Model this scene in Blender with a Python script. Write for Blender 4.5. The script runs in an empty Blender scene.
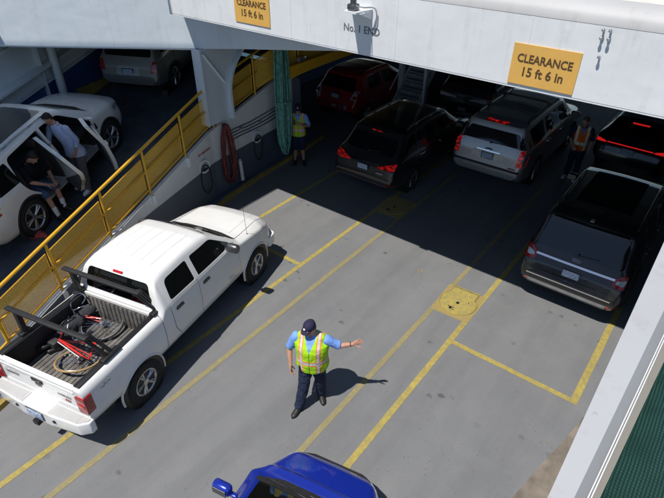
import bpy, bmesh, math, random
import numpy as np
from mathutils import Vector, Matrix, noise
from mathutils.bvhtree import BVHTree
random.seed(7)
R = math.radians
SC = bpy.context.scene
COL = SC.collection

# ------------------------------------------------------------------ materials
class N:
    """small node-building helper"""
    def __init__(s, name):
        s.m = bpy.data.materials.new(name); s.m.use_nodes = True
        s.t = s.m.node_tree; s.t.nodes.clear()
        s.out = s.t.nodes.new('ShaderNodeOutputMaterial')
    def n(s, typ, **kw):
        x = s.t.nodes.new(typ)
        for k, v in kw.items(): setattr(x, k, v)
        return x
    def put(s, sock, v):
        if isinstance(v, bpy.types.NodeSocket): s.t.links.new(v, sock)
        elif isinstance(v, (tuple, list)) and len(v) == 3 and sock.type == 'RGBA': sock.default_value = (*v, 1)
        else: sock.default_value = v
    def math(s, op, a, b=0.0, c=None):
        x = s.n('ShaderNodeMath', operation=op); s.put(x.inputs[0], a); s.put(x.inputs[1], b)
        if c is not None: s.put(x.inputs[2], c)
        return x.outputs[0]
    def band(s, v, lo, hi):
        return s.math('MULTIPLY', s.math('GREATER_THAN', v, lo), s.math('LESS_THAN', v, hi))
    def mx(s, *a):
        r = a[0]
        for b in a[1:]: r = s.math('MAXIMUM', r, b)
        return r
    def mix(s, f, a, b):
        x = s.n('ShaderNodeMix', data_type='RGBA'); s.put(x.inputs[0], f); s.put(x.inputs[6], a); s.put(x.inputs[7], b)
        return x.outputs[2]
    def obj(s):
        tc = s.n('ShaderNodeTexCoord'); return tc.outputs['Object']
    def pos(s):
        return s.n('ShaderNodeNewGeometry').outputs['Position']
    def xyz(s, v):
        x = s.n('ShaderNodeSeparateXYZ'); s.put(x.inputs[0], v); return x.outputs
    def noise(s, v, scale, detail=4, rough=.55, dist=0):
        x = s.n('ShaderNodeTexNoise'); s.put(x.inputs['Vector'], v)
        x.inputs['Scale'].default_value = scale; x.inputs['Detail'].default_value = detail
        x.inputs['Roughness'].default_value = rough; x.inputs['Distortion'].default_value = dist
        return x.outputs['Fac']
    def mapv(s, v, scale=(1, 1, 1), rot=(0, 0, 0), loc=(0, 0, 0)):
        x = s.n('ShaderNodeMapping'); s.put(x.inputs[0], v)
        x.inputs['Scale'].default_value = scale; x.inputs['Rotation'].default_value = rot; x.inputs['Location'].default_value = loc
        return x.outputs[0]
    def ramp(s, v, a, b):
        x = s.n('ShaderNodeMapRange'); s.put(x.inputs[0], v); x.inputs[1].default_value = a; x.inputs[2].default_value = b
        return x.outputs[0]
    def bump(s, h, strength=.3, dist=.01):
        x = s.n('ShaderNodeBump'); s.put(x.inputs['Height'], h); x.inputs['Strength'].default_value = strength
        x.inputs['Distance'].default_value = dist; return x.outputs[0]
    def bsdf(s, color, rough=.5, metal=0, normal=None, coat=0, emis=None, es=0, spec=None, coat_rough=.05):
        b = s.n('ShaderNodeBsdfPrincipled')
        s.put(b.inputs['Base Color'], color); s.put(b.inputs['Roughness'], rough); s.put(b.inputs['Metallic'], metal)
        if normal is not None: s.put(b.inputs['Normal'], normal)
        b.inputs['Coat Weight'].default_value = coat; b.inputs['Coat Roughness'].default_value = coat_rough
        if spec is not None: b.inputs['Specular IOR Level'].default_value = spec
        if emis: s.put(b.inputs['Emission Color'], emis); b.inputs['Emission Strength'].default_value = es
        return b.outputs[0]
    def done(s, shader):
        s.t.links.new(shader, s.out.inputs[0]); return s.m

def mat(name, color, rough=.5, metal=0, coat=0, var=.12, vscale=6, bump=0, bscale=40, emis=None, es=0, spec=None):
    q = N(name); o = q.obj()
    f = q.noise(o, vscale, 5, .6)
    dark = tuple(c * (1 - var * 1.6) for c in color); lite = tuple(min(1, c * (1 + var)) for c in color)
    c = q.mix(q.ramp(f, .3, .7), dark, lite)
    nrm = q.bump(q.noise(o, bscale, 3), bump, .01) if bump else None
    r = q.math('ADD', q.math('MULTIPLY', q.math('SUBTRACT', q.noise(o, vscale * 3.1, 3), .5), .12 if rough > .15 else .04), rough)
    return q.done(q.bsdf(c, r, metal, nrm, coat, emis, es, spec))

def weathered(name, color, grime=(.18, .12, .07), amount=.35, rough=.5, streak=True, gloss_bump=.15):
    """painted steel: faint plate waviness, vertical grime streaks and rust specks"""
    q = N(name); p = q.pos()
    big = q.noise(p, .7, 4); fine = q.noise(p, 9, 6, .65)
    st = q.noise(q.mapv(p, (5, 5, .35)), 1.6, 4, .6)
    sp = q.ramp(q.noise(p, 26, 3, .6), .70, .78)
    f = q.math('MULTIPLY', q.ramp(st, .52, .8), q.ramp(fine, .35, .75)) if streak else q.ramp(fine, .5, .9)
    c = q.mix(q.ramp(big, .3, .75), tuple(x * .88 for x in color), color)
    c = q.mix(q.math('MULTIPLY', f, amount), c, grime)
    c = q.mix(q.math('MULTIPLY', sp, amount * .9), c, (.16, .08, .04))
    nb = q.bump(q.math('ADD', q.noise(p, 1.5, 2), q.math('MULTIPLY', fine, .12)), gloss_bump, .05)
    return q.done(q.bsdf(c, rough, 0, nb))

def paint(name, color, metal=0, rough=.28, dust=.12):
    q = N(name); o = q.obj()
    f = q.ramp(q.noise(o, 2.2, 5, .6), .35, .75)
    c = q.mix(q.math('MULTIPLY', f, dust), color, (.28, .26, .23))
    z = q.xyz(o)[2]
    low = q.math('MULTIPLY', q.ramp(z, .62, .25), q.ramp(q.noise(o, 7, 4), .25, .8))
    c = q.mix(q.math('MULTIPLY', low, .35), c, (.16, .145, .125))
    nb = q.bump(q.noise(o, 900, 1), .015, .001)
    return q.done(q.bsdf(c, q.math('ADD', q.math('MULTIPLY', f, .12), rough), metal, None, .8, coat_rough=.03))

def glass_mat(name, tint, alpha):
    """window glass: tinted see-through mixed with a mirror reflection by angle"""
    q = N(name)
    tr = q.n('ShaderNodeBsdfTransparent'); q.put(tr.inputs[0], tint)
    dk = q.bsdf(tuple(t * .09 for t in tint), .05)
    m1 = q.n('ShaderNodeMixShader'); m1.inputs[0].default_value = alpha
    q.t.links.new(tr.outputs[0], m1.inputs[1]); q.t.links.new(dk, m1.inputs[2])
    gl = q.n('ShaderNodeBsdfGlossy'); gl.inputs['Roughness'].default_value = .02
    fr = q.n('ShaderNodeFresnel'); fr.inputs[0].default_value = 1.52
    m2 = q.n('ShaderNodeMixShader'); q.t.links.new(fr.outputs[0], m2.inputs[0])
    q.t.links.new(m1.outputs[0], m2.inputs[1]); q.t.links.new(gl.outputs[0], m2.inputs[2])
    return q.done(m2.outputs[0])

def deck_material():
    q = N('deck_paint'); p = q.pos()
    big = q.noise(p, .35, 5, .6); mid = q.noise(p, 2.3, 6, .65); fine = q.noise(p, 55, 4, .7)
    lane = q.noise(q.mapv(p, (1.2, .12, 1)), 1.3, 5, .6)
    c = q.mix(q.ramp(big, .3, .7), (.168, .173, .181), (.200, .203, .207))
    c = q.mix(q.math('MULTIPLY', q.ramp(lane, .42, .75), .7), c, (.128, .131, .135))
    c = q.mix(q.math('MULTIPLY', q.ramp(mid, .48, .78), .35), c, (.225, .225, .222))
    c = q.mix(q.math('MULTIPLY', q.ramp(fine, .5, .72), .30), c, (.065, .065, .066))
    # oily footprints and drips
    v = q.n('ShaderNodeTexVoronoi'); q.put(v.inputs['Vector'], q.mapv(p, (1.0, 1.25, 1), (0, 0, .5))); v.inputs['Scale'].default_value = 2.1; v.inputs['Randomness'].default_value = 1
    d = q.math('ADD', v.outputs['Distance'], q.math('MULTIPLY', q.math('SUBTRACT', q.noise(p, 14, 4), .5), .28))
    spots = q.math('MULTIPLY', q.ramp(d, .15, .08), q.ramp(q.noise(p, 1.1, 3), .46, .6))
    c = q.mix(q.math('MULTIPLY', spots, .62), c, (.05, .05, .05))
    v2 = q.n('ShaderNodeTexVoronoi'); q.put(v2.inputs['Vector'], p); v2.inputs['Scale'].default_value = 7.5
    s2 = q.math('MULTIPLY', q.ramp(v2.outputs['Distance'], .13, .07), q.ramp(q.noise(p, .8, 3), .38, .55))
    c = q.mix(q.math('MULTIPLY', s2, .42), c, (.08, .075, .07))
    # scuffs across
    sc = q.ramp(q.noise(q.mapv(p, (3, 14, 1), (0, 0, .6)), 1.2, 5, .7), .66, .74)
    c = q.mix(q.math('MULTIPLY', sc, .3), c, (.185, .18, .172))
    nb = q.bump(q.math('ADD', fine, q.math('MULTIPLY', q.noise(p, 6, 3), .8)), .25, .004)
    return q.done(q.bsdf(c, q.math('ADD', q.math('MULTIPLY', mid, .25), .5), 0, nb, spec=.35))

def worn_yellow(name, base, under, wear=.42, vs=11):
    q = N(name); p = q.pos()
    f = q.ramp(q.noise(p, vs, 6, .72), wear, wear + .22)
    g = q.ramp(q.noise(p, 1.3, 4), .3, .75)
    c = q.mix(g, tuple(x * .8 for x in base), base)
    c = q.mix(q.math('MULTIPLY', q.math('SUBTRACT', 1.0, f), .55), c, under)
    return q.done(q.bsdf(c, .6, 0, q.bump(q.noise(p, 60, 3), .2, .003), spec=.3))

def mesh_material():
    """expanded-metal panel: steel strands in a diamond weave, open between"""
    q = N('expanded_metal'); u = q.n('ShaderNodeUVMap').outputs[0]
    x, y, z = q.xyz(u)
    a = q.math('PINGPONG', q.math('ADD', q.math('MULTIPLY', x, 24), q.math('MULTIPLY', y, 36)), .5)
    b = q.math('PINGPONG', q.math('SUBTRACT', q.math('MULTIPLY', x, 24), q.math('MULTIPLY', y, 36)), .5)
    s = q.mx(q.math('LESS_THAN', a, .205), q.math('LESS_THAN', b, .205))
    body = q.bsdf(q.mix(q.noise(q.pos(), 3, 4), (.80, .48, .05), (.98, .62, .08)), .6)
    tr = q.n('ShaderNodeBsdfTransparent')
    m = q.n('ShaderNodeMixShader'); q.t.links.new(s, m.inputs[0]); q.t.links.new(tr.outputs[0], m.inputs[1]); q.t.links.new(body, m.inputs[2])
    return q.done(m.outputs[0])

def net_material():
    q = N('green_netting'); p = q.xyz(q.obj())
    u, v = p[0], p[1]
    w = q.math('ADD', u, q.math('MULTIPLY', q.math('SINE', q.math('MULTIPLY', v, 45)), .0005))
    ridge = q.math('PINGPONG', q.math('MULTIPLY', w, 120), .5)
    cross = q.math('PINGPONG', q.math('MULTIPLY', v, 95), .5)
    f = q.math('MULTIPLY', q.ramp(ridge, .10, .38), q.math('ADD', q.math('MULTIPLY', q.ramp(cross, .05, .45), .6), .4))
    f = q.math('MULTIPLY', f, q.ramp(q.noise(q.pos(), 9, 3), .15, .6))
    c = q.mix(f, (.002, .020, .016), (.022, .085, .060))
    return q.done(q.bsdf(c, .6, 0, q.bump(ridge, .6, .01)))

def vest_material(name, base, stripe, silver, shirt, big=True):
    q = N(name); x, y, z = q.xyz(q.obj())
    ax = q.math('ABSOLUTE', x)
    col = q.mix(q.ramp(q.noise(q.obj(), 9, 4), .3, .7), tuple(c * .8 for c in base), base)
    dip = q.math('SUBTRACT', z, q.math('MULTIPLY', ax, -.10))
    o1 = q.mx(q.band(ax, .098, .166), q.band(dip, 1.065, 1.160))
    s1 = q.mx(q.band(ax, .113, .150), q.band(dip, 1.082, 1.140))
    col = q.mix(o1, col, stripe); col = q.mix(s1, col, silver)
    zip_ = q.math('MULTIPLY', q.math('LESS_THAN', ax, .007), q.math('LESS_THAN', y, 0.0))
    col = q.mix(zip_, col, tuple(c * .35 for c in base))
    vn = q.math('MULTIPLY', q.math('LESS_THAN', ax, q.math('MULTIPLY', q.math('SUBTRACT', z, 1.33), .42)), q.math('LESS_THAN', y, -.02))
    col = q.mix(vn, col, shirt)
    nb = q.bump(q.noise(q.obj(), 14, 4), .35, .02)
    return q.done(q.bsdf(col, .75, 0, nb, spec=.2))

def cloth(name, color, var=.18):
    q = N(name); o = q.obj()
    c = q.mix(q.ramp(q.noise(o, 6, 5, .6), .3, .7), tuple(x * (1 - var) for x in color), tuple(min(1, x * (1 + var)) for x in color))
    nb = q.bump(q.math('ADD', q.noise(q.mapv(o, (1, 1, .5)), 16, 4), q.math('MULTIPLY', q.noise(o, 300, 1), .15)), .45, .02)
    return q.done(q.bsdf(c, .85, 0, nb, spec=.15))

def plate_mat():
    q = N('licence_plate_face'); x, y, z = q.xyz(q.obj())
    o = q.obj()
    n1 = q.noise(q.mapv(o, (60, 1, 26)), 1.0, 2)
    n2 = q.noise(q.mapv(o, (3, 1, 9)), 2.0, 3)
    c = q.mix(q.ramp(n2, .3, .7), (.30, .42, .62), (.62, .70, .80))
    c = q.mix(q.math('MULTIPLY', q.ramp(n1, .5, .6), .75), c, (.04, .07, .22))
    return q.done(q.bsdf(c, .4))

M = {}
M['deck'] = deck_material()
M['line'] = worn_yellow('lane_paint', (.47, .37, .085), (.20, .18, .11))
M['linefaded'] = worn_yellow('lane_paint_faded', (.37, .31, .125), (.18, .165, .12), .5)
M['hatchpaint'] = worn_yellow('hatch_paint', (.40, .32, .09), (.28, .20, .11), .5, 9)
M['kerby'] = worn_yellow('kerb_paint', (.50, .34, .05), (.16, .13, .09), .42, 7)
M['rust'] = mat('dusty_deck', (.20, .168, .135), .8, var=.3, vscale=2.5, bump=.2)
M['white'] = weathered('white_ship_paint', (.80, .82, .84), amount=.36, rough=.42, gloss_bump=.35)
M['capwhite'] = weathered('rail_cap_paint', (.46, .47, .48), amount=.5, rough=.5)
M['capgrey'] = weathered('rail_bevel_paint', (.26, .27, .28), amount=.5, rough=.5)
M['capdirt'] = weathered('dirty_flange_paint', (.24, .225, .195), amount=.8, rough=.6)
M['whiteold'] = weathered('white_side_paint', (.80, .83, .83), amount=.35, rough=.45)
M['shipgrey'] = weathered('girder_paint', (.72, .80, .88), amount=.3, rough=.42, gloss_bump=.35)
M['coam'] = weathered('coaming_paint', (.50, .50, .50), amount=.3, rough=.6)
M['beige'] = weathered('beige_deck', (.74, .71, .64), amount=.25, rough=.8, streak=False)
M['dado'] = weathered('dado_paint', (.105, .132, .172), grime=(.05, .045, .04), amount=.5, rough=.5)
M['dadoblue'] = weathered('blue_dado_paint', (.05, .11, .30), grime=(.03, .03, .03), amount=.4, rough=.4)
M['rampfloor'] = mat('ramp_floor', (.075, .085, .10), .7, var=.25, vscale=2, bump=.2)
M['yellow'] = weathered('safety_yellow', (.72, .40, .022), grime=(.22, .10, .02), amount=.4, rough=.42)
M['mesh'] = mesh_material()
M['net'] = net_material()
M['sign'] = mat('sign_orange', (.72, .42, .10), .5, var=.05, vscale=3)
M['signtext'] = mat('sign_lettering', (.10, .055, .02), .6, var=.1)
M['greytext'] = mat('grey_lettering', (.17, .18, .20), .6)
M['redtext'] = mat('red_lettering', (.42, .10, .09), .6)
M['black'] = mat('black_plastic', (.012, .012, .013), .45, var=.2, vscale=14, bump=.1)
M['blacksoft'] = mat('black_trim', (.02, .02, .021), .6, var=.2, vscale=14, bump=.15)
M['tyre'] = mat('tyre_rubber', (.016, .016, .016), .8, var=.3, vscale=9, bump=.3, bscale=60)
M['alloy'] = mat('alloy', (.56, .56, .57), .32, .85, var=.12)
M['alloydark'] = mat('dark_alloy', (.16, .16, .17), .35, .8)
M['chrome'] = mat('chrome', (.75, .75, .76), .12, 1, var=.03)
M['steel'] = mat('steel', (.42, .42, .42), .4, .8)
M['red'] = mat('tail_lens', (.36, .012, .012), .12, coat=.5, var=.4, vscale=22)
def lamp(name, es):
    q = N(name); o = q.obj(); x, y, z = q.xyz(o)
    v = q.n('ShaderNodeTexVoronoi'); q.put(v.inputs['Vector'], q.mapv(o, (9, 9, 22))); v.inputs['Scale'].default_value = 1.0
    rib = q.math('PINGPONG', q.math('MULTIPLY', z, 34), .5)
    f = q.math('MULTIPLY', q.ramp(v.outputs['Distance'], .75, .1), q.math('ADD', q.math('MULTIPLY', rib, 1.4), .3))
    b = q.n('ShaderNodeBsdfPrincipled'); b.inputs['Base Color'].default_value = (.35, .006, .006, 1); b.inputs['Roughness'].default_value = .12; b.inputs['Coat Weight'].default_value = .5
    b.inputs['Emission Color'].default_value = (1, .018, .018, 1); q.put(b.inputs['Emission Strength'], q.math('MULTIPLY', f, es))
    return q.done(b.outputs[0])
M['redlit'] = lamp('tail_lens_lit', .55)
M['redhot'] = mat('brake_lens_lit', (.5, .01, .01), .15, coat=.4, var=.25, vscale=14, emis=(1, .02, .02), es=.45)
M['clearlens'] = mat('clear_lens', (.55, .57, .58), .1, .3, coat=.6, var=.3, vscale=30)
M['plate'] = plate_mat()
M['seat'] = mat('car_seat', (.06, .06, .065), .7)
M['seatgrey'] = mat('pale_car_seat', (.26, .27, .27), .7)
M['interior'] = mat('car_interior', (.05, .05, .052), .8)
M['glass'] = glass_mat('window_glass', (.34, .37, .38), .25)
M['glassdark'] = glass_mat('privacy_glass', (.12, .13, .15), .55)
M['glassclear'] = glass_mat('clear_glass', (.50, .54, .52), .12)
M['skin'] = mat('skin', (.46, .24, .165), .55, var=.1, vscale=20, bump=.05, spec=.35)
M['hair'] = mat('dark_hair', (.02, .014, .01), .7, bump=.6, bscale=120)
M['hairgrey'] = mat('cropped_grey_hair', (.10, .085, .075), .7, bump=.6, bscale=120)
M['navy'] = cloth('navy_cloth', (.022, .030, .060))
M['navycap'] = cloth('navy_cap', (.030, .028, .062))
M['blueshirt'] = cloth('light_blue_shirt', (.20, .36, .78))
M['tee'] = cloth('black_tee', (.010, .011, .014))
M['whiteshirt'] = cloth('pale_blue_shirt', (.52, .58, .76), .1)
M['greypants'] = cloth('grey_trousers', (.13, .13, .135))
M['denim'] = cloth('blue_shorts', (.06, .10, .17))
M['shoe'] = mat('black_boot', (.018, .016, .015), .5, bump=.2)
M['whiteshoe'] = mat('white_shoe', (.72, .72, .74), .6)
M['sock'] = mat('white_sock', (.72, .72, .74), .9)
M['vest'] = vest_material('lime_vest', (.44, .80, .02), (.88, .24, .06), (.60, .55, .53), (.20, .36, .78))
M['vestorange'] = vest_material('orange_vest', (.95, .16, .03), (.70, .72, .30), (.78, .80, .70), (.12, .2, .45), False)
M['bikered'] = mat('red_bike_paint', (.62, .035, .03), .25, coat=.5, var=.08)
M['tan'] = mat('tan_tyre', (.42, .28, .12), .7)
M['bag'] = cloth('dark_bag', (.045, .048, .055))
M['bedliner'] = mat('bed_liner', (.15, .142, .132), .75, var=.35, vscale=5, bump=.25, bscale=60)
M['hose'] = mat('red_hose', (.20, .045, .040), .7, var=.35)
M['rope'] = mat('green_rope', (.15, .40, .34), .8, var=.35, vscale=10, bump=.6, bscale=90)
M['ropeblack'] = mat('black_cord', (.03, .03, .03), .7)
M['pvc'] = mat('white_tube', (.75, .75, .75), .4)
M['stairstep'] = mat('stair_tread', (.34, .36, .38), .6, var=.2)
M['bulk'] = mat('dark_bulkhead', (.055, .066, .085), .6, var=.2, vscale=1.5)
M['water'] = mat('water', (.02, .05, .06), .1, bump=.4, bscale=1.5)
M['redcloth'] = cloth('red_cloth', (.40, .08, .07))
M['teal'] = mat('teal_cloth', (.05, .25, .25), .8)

# ------------------------------------------------------------------ helpers
def empty(name, loc=(0, 0, 0), rz=0, rx=0):
    o = bpy.data.objects.new(name, None); COL.objects.link(o)
    o.location = loc; o.rotation_euler = (rx, 0, rz); o.empty_display_size = .1
    return o
def tag(o, label=None, cat=None, group=None, kind=None):
    if label: o['label'] = label
    if cat: o['category'] = cat
    if group: o['group'] = group
    if kind: o['kind'] = kind
    return o
def thing(name, label, cat, loc=(0, 0, 0), rz=0, rx=0, group=None):
    return tag(empty(name, loc, rz, rx), label, cat, group)
def mobj(name, me, m, parent=None, label=None):
    me.materials.clear()
    for x in (m if isinstance(m, (list, tuple)) else [m]): me.materials.append(x)
    o = bpy.data.objects.new(name, me); COL.objects.link(o)
    if parent: o.parent = parent
    if label: o['label'] = label
    return o
def obj(name, bm, m, parent=None, smooth=None, label=None):
    me = bpy.data.meshes.new(name)
    bmesh.ops.recalc_face_normals(bm, faces=bm.faces)
    bm.to_mesh(me); bm.free()
    if smooth is not None:
        me.polygons.foreach_set('use_smooth', [True] * len(me.polygons)); me.set_sharp_from_angle(angle=R(smooth))
    return mobj(name, me, m, parent, label)
def B(): return bmesh.new()

def box(bm, c, s, rz=0, bev=0, rx=0, ry=0):
    r = bmesh.ops.create_cube(bm, size=1); vs = r['verts']
    Mx = Matrix.Translation(c) @ Matrix.Rotation(rz, 4, 'Z') @ Matrix.Rotation(ry, 4, 'Y') @ Matrix.Rotation(rx, 4, 'X') @ Matrix.Diagonal((*s, 1))
    bmesh.ops.transform(bm, matrix=Mx, verts=vs)
    if bev:
        es = list({e for v in vs for e in v.link_edges})
        bmesh.ops.bevel(bm, geom=es, offset=bev, segments=2, profile=.5, affect='EDGES')
    return bm
def frame(d):
    d = d.normalized(); a = Vector((0, 0, 1)) if abs(d.z) < .9 else Vector((1, 0, 0))
    u = d.cross(a).normalized(); return u, d.cross(u).normalized()
def tube(bm, pts, r, n=8, closed=False, flat=None):
    """sweep a circle (radius r, or a list of radii) along a polyline"""
    pts = [Vector(p) for p in pts]; k = len(pts); rr = r if isinstance(r, (list, tuple)) else [r] * k
    rings = []; u = None
    for i in range(k):
        if closed: d = pts[(i + 1) % k] - pts[i - 1]
        else: d = pts[min(i + 1, k - 1)] - pts[max(i - 1, 0)]
        if d.length < 1e-9: d = Vector((0, 0, 1))
        d.normalize()
        if u is None: u, v = frame(d)
        else:
            u = (u - d * u.dot(d)); u = u.normalized() if u.length > 1e-6 else frame(d)[0]
            v = d.cross(u)
        rings.append([bm.verts.new(pts[i] + (u * math.cos(t) + v * math.sin(t) * (flat or 1)) * rr[i]) for t in [2 * math.pi * j / n for j in range(n)]])
    for i in range(k if closed else k - 1):
        a, b = rings[i], rings[(i + 1) % k]
        for j in range(n): bm.faces.new((a[j], a[(j + 1) % n], b[(j + 1) % n], b[j]))
    if not closed:
        bm.faces.new(rings[0][::-1]); bm.faces.new(rings[-1])
    return bm
def cr(pts, n=6, closed=False):
    """Catmull-Rom through pts"""
    P = [Vector(p) for p in pts]; k = len(P); out = []
    for i in range(k if closed else k - 1):
        p0 = P[i - 1] if (closed or i > 0) else P[0]; p1 = P[i]; p2 = P[(i + 1) % k]; p3 = P[(i + 2) % k] if (closed or i + 2 < k) else P[-1]
        for j in range(n):
            t = j / n
            out.append(.5 * ((2 * p1) + (p2 - p0) * t + (2 * p0 - 5 * p1 + 4 * p2 - p3) * t * t + (3 * p1 - p0 - 3 * p2 + p3) * t ** 3))
    if not closed: out.append(P[-1])
    return out
def cyl(bm, a, b, r, n=12, r2=None):
    return tube(bm, [a, b], [r, r if r2 is None else r2], n)
def prism(bm, poly, axis, lo, hi):
    """polygon in the two other axes, extruded along axis"""
    def P(p, t):
        return {'x': (t, p[0], p[1]), 'y': (p[0], t, p[1]), 'z': (p[0], p[1], t)}[axis]
    a = [bm.verts.new(P(p, lo)) for p in poly]; b = [bm.verts.new(P(p, hi)) for p in poly]; k = len(poly)
    bm.faces.new(a[::-1]); bm.faces.new(b)
    for i in range(k): bm.faces.new((a[i], a[(i + 1) % k], b[(i + 1) % k], b[i]))
    return bm
def lathe(bm, prof, axis='x', n=28, c=(0, 0, 0), closed=False):
    rings = []
    for r, t in prof:
        ring = []
        for j in range(n):
            a = 2 * math.pi * j / n; p = (r * math.cos(a), r * math.sin(a))
            q = {'x': (t, p[0], p[1]), 'y': (p[0], t, p[1]), 'z': (p[0], p[1], t)}[axis]
            ring.append(bm.verts.new(Vector(q) + Vector(c)))
        rings.append(ring)
    k = len(rings)
    for i in range(k if closed else k - 1):
        a, b = rings[i], rings[(i + 1) % k]
        for j in range(n): bm.faces.new((a[j], a[(j + 1) % n], b[(j + 1) % n], b[j]))
    if not closed:
        if prof[0][0] > 1e-4: bm.faces.new(rings[0][::-1])
        if prof[-1][0] > 1e-4: bm.faces.new(rings[-1])
    return bm
def rpoly(pts, r=.04, n=4):
    """round the corners of a 2-D polygon; r may be a list"""
    out = []; k = len(pts)
    for i in range(k):
        p = Vector(pts[i]); a = Vector(pts[i - 1]) - p; b = Vector(pts[(i + 1) % k]) - p
        rr = r[i] if isinstance(r, (list, tuple)) else r
        rr = min(rr, a.length * .45, b.length * .45)
        if rr < 1e-4: out.append(tuple(p)); continue
        q0 = p + a.normalized() * rr; q1 = p + b.normalized() * rr
        for j in range(n + 1):
            t = j / n; out.append(tuple(q0 * (1 - t) ** 2 + p * 2 * t * (1 - t) + q1 * t * t))
    return out
def quad(bm, *p):
    return bm.faces.new([bm.verts.new(x) for x in p])
def sheet(name, pts, z, m, **kw):
    bm = B(); bm.faces.new([bm.verts.new((p[0], p[1], z if len(p) < 3 else p[2])) for p in pts])
    return obj(name, bm, m, **kw)
def text_mesh(body, size, ext=.004, bold=0.0, align='CENTER'):
    cu = bpy.data.curves.new('lettering', 'FONT'); cu.body = body; cu.size = size; cu.extrude = ext; cu.offset = bold
    cu.align_x = align; cu.align_y = 'CENTER'; cu.resolution_u = 3
    o = bpy.data.objects.new('lettering', cu); COL.objects.link(o)
    bpy.context.view_layer.update()
    me = bpy.data.meshes.new_from_object(o.evaluated_get(bpy.context.evaluated_depsgraph_get()))
    bpy.data.objects.remove(o); bpy.data.curves.remove(cu)
    return me
def text(name, body, size, m, loc, rot, parent=None, bold=0.0, ext=.004, sx=1.0):
    me = text_mesh(body, size, ext, bold)
    o = mobj(name, me, m, parent); o.location = loc; o.rotation_euler = rot; o.scale = (sx, 1, 1)
    return o
def tmp(bm):
    me = bpy.data.meshes.new('cutter'); bmesh.ops.recalc_face_normals(bm, faces=bm.faces); bm.to_mesh(me); bm.free()
    o = bpy.data.objects.new('cutter', me); COL.objects.link(o); return o
def booleans(bm, ops, smooth=35, remesh=None):
    """apply a list of (operation, cutter bmesh) to bm, return a new mesh"""
    a = tmp(bm); cs = []
    for op, c in ops:
        o = tmp(c); cs.append(o); md = a.modifiers.new('b', 'BOOLEAN'); md.operation = op; md.object = o; md.solver = 'EXACT'
    bpy.context.view_layer.update()
    me = bpy.data.meshes.new_from_object(a.evaluated_get(bpy.context.evaluated_depsgraph_get()))
    for o in [a] + cs:
        d = o.data; bpy.data.objects.remove(o); bpy.data.meshes.remove(d)
    me.polygons.foreach_set('use_smooth', [True] * len(me.polygons)); me.set_sharp_from_angle(angle=R(smooth))
    return me
def remeshed(bm, voxel, smooth_it=3, wrinkle=0, seed=0, taubin=False):
    a = tmp(bm)
    md = a.modifiers.new('r', 'REMESH'); md.mode = 'VOXEL'; md.voxel_size = voxel
    if smooth_it: s = a.modifiers.new('s', 'SMOOTH'); s.factor = .5; s.iterations = smooth_it
    bpy.context.view_layer.update()
    me = bpy.data.meshes.new_from_object(a.evaluated_get(bpy.context.evaluated_depsgraph_get()))
    d = a.data; bpy.data.objects.remove(a); bpy.data.meshes.remove(d)
    if wrinkle:
        for v in me.vertices:
            p = v.co * 13; p.z *= .8
            v.co += v.normal * wrinkle * (noise.noise(p + Vector((seed, 0, 0))) + .5 * noise.noise(p * 2.3))
    me.polygons.foreach_set('use_smooth', [True] * len(me.polygons))
    return me

def conform(bvh, poly, axis, off=.003, th=.01, step=.07):
    """a patch of the given 2-D outline laid on a body surface (projected along axis), th thick, its outer face off above the surface"""
    bm = B()
    ax, sg = axis[0], (1 if axis[1] == '+' else -1)
    P3 = {'x': lambda p: (0, p[0], p[1]), 'y': lambda p: (p[0], 0, p[1]), 'z': lambda p: (p[0], p[1], 0)}[ax]
    bm.faces.new([bm.verts.new(P3(p)) for p in poly])
    i, j = {'x': (1, 2), 'y': (0, 2), 'z': (0, 1)}[ax]
    for k, (lo, hi) in ((i, (min(p[0] for p in poly), max(p[0] for p in poly))), (j, (min(p[1] for p in poly), max(p[1] for p in poly)))):
        n = int((hi - lo) / step)
        for t in range(1, n + 1):
            co = [0, 0, 0]; no = [0, 0, 0]; co[k] = lo + (hi - lo) * t / (n + 1); no[k] = 1
            bmesh.ops.bisect_plane(bm, geom=bm.verts[:] + bm.edges[:] + bm.faces[:], plane_co=co, plane_no=no)
    d = Vector((0, 0, 0)); d['xyz'.index(ax)] = sg
    miss = []; hits = []
    for v in bm.verts:
        h = bvh.ray_cast(v.co + d * 8, -d)
        if h[0] is None: miss.append(v)
        else: v.co = h[0]; hits.append(v)
    for v in miss:
        h = bvh.find_nearest(Vector(v.co) + d * .5)
        v.co = h[0]
    bmesh.ops.recalc_face_normals(bm, faces=bm.faces)
    top = bm.faces[:]
    bm.normal_update()
    # push along averaged direction
    for v in bm.verts: v.co += d * (off - th)
    r = bmesh.ops.extrude_face_region(bm, geom=top)
    for v in [g for g in r['geom'] if isinstance(g, bmesh.types.BMVert)]: v.co += d * th
    return bm

def add_uv_strip(o, uvs):
    me = o.data; l = me.uv_layers.new(name='UVMap')
    for i, lp in enumerate(me.loops): l.data[i].uv = uvs[lp.vertex_index]

# ------------------------------------------------------------------ vehicles
def fillet(pts, rad, n=4):
    out = [pts[0]]
    for i in range(1, len(pts) - 1):
        p = Vector(pts[i]); a = Vector(pts[i - 1]) - p; b = Vector(pts[i + 1]) - p
        r = max(min(rad[i], a.length * .48, b.length * .48), 1e-4)
        q0 = p + a.normalized() * r if a.length > 1e-6 else p; q1 = p + b.normalized() * r if b.length > 1e-6 else p
        for j in range(n + 1):
            t = j / n; out.append(tuple(q0 * (1 - t) ** 2 + p * 2 * t * (1 - t) + q1 * t * t))
    out.append(pts[-1]); return out

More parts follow.
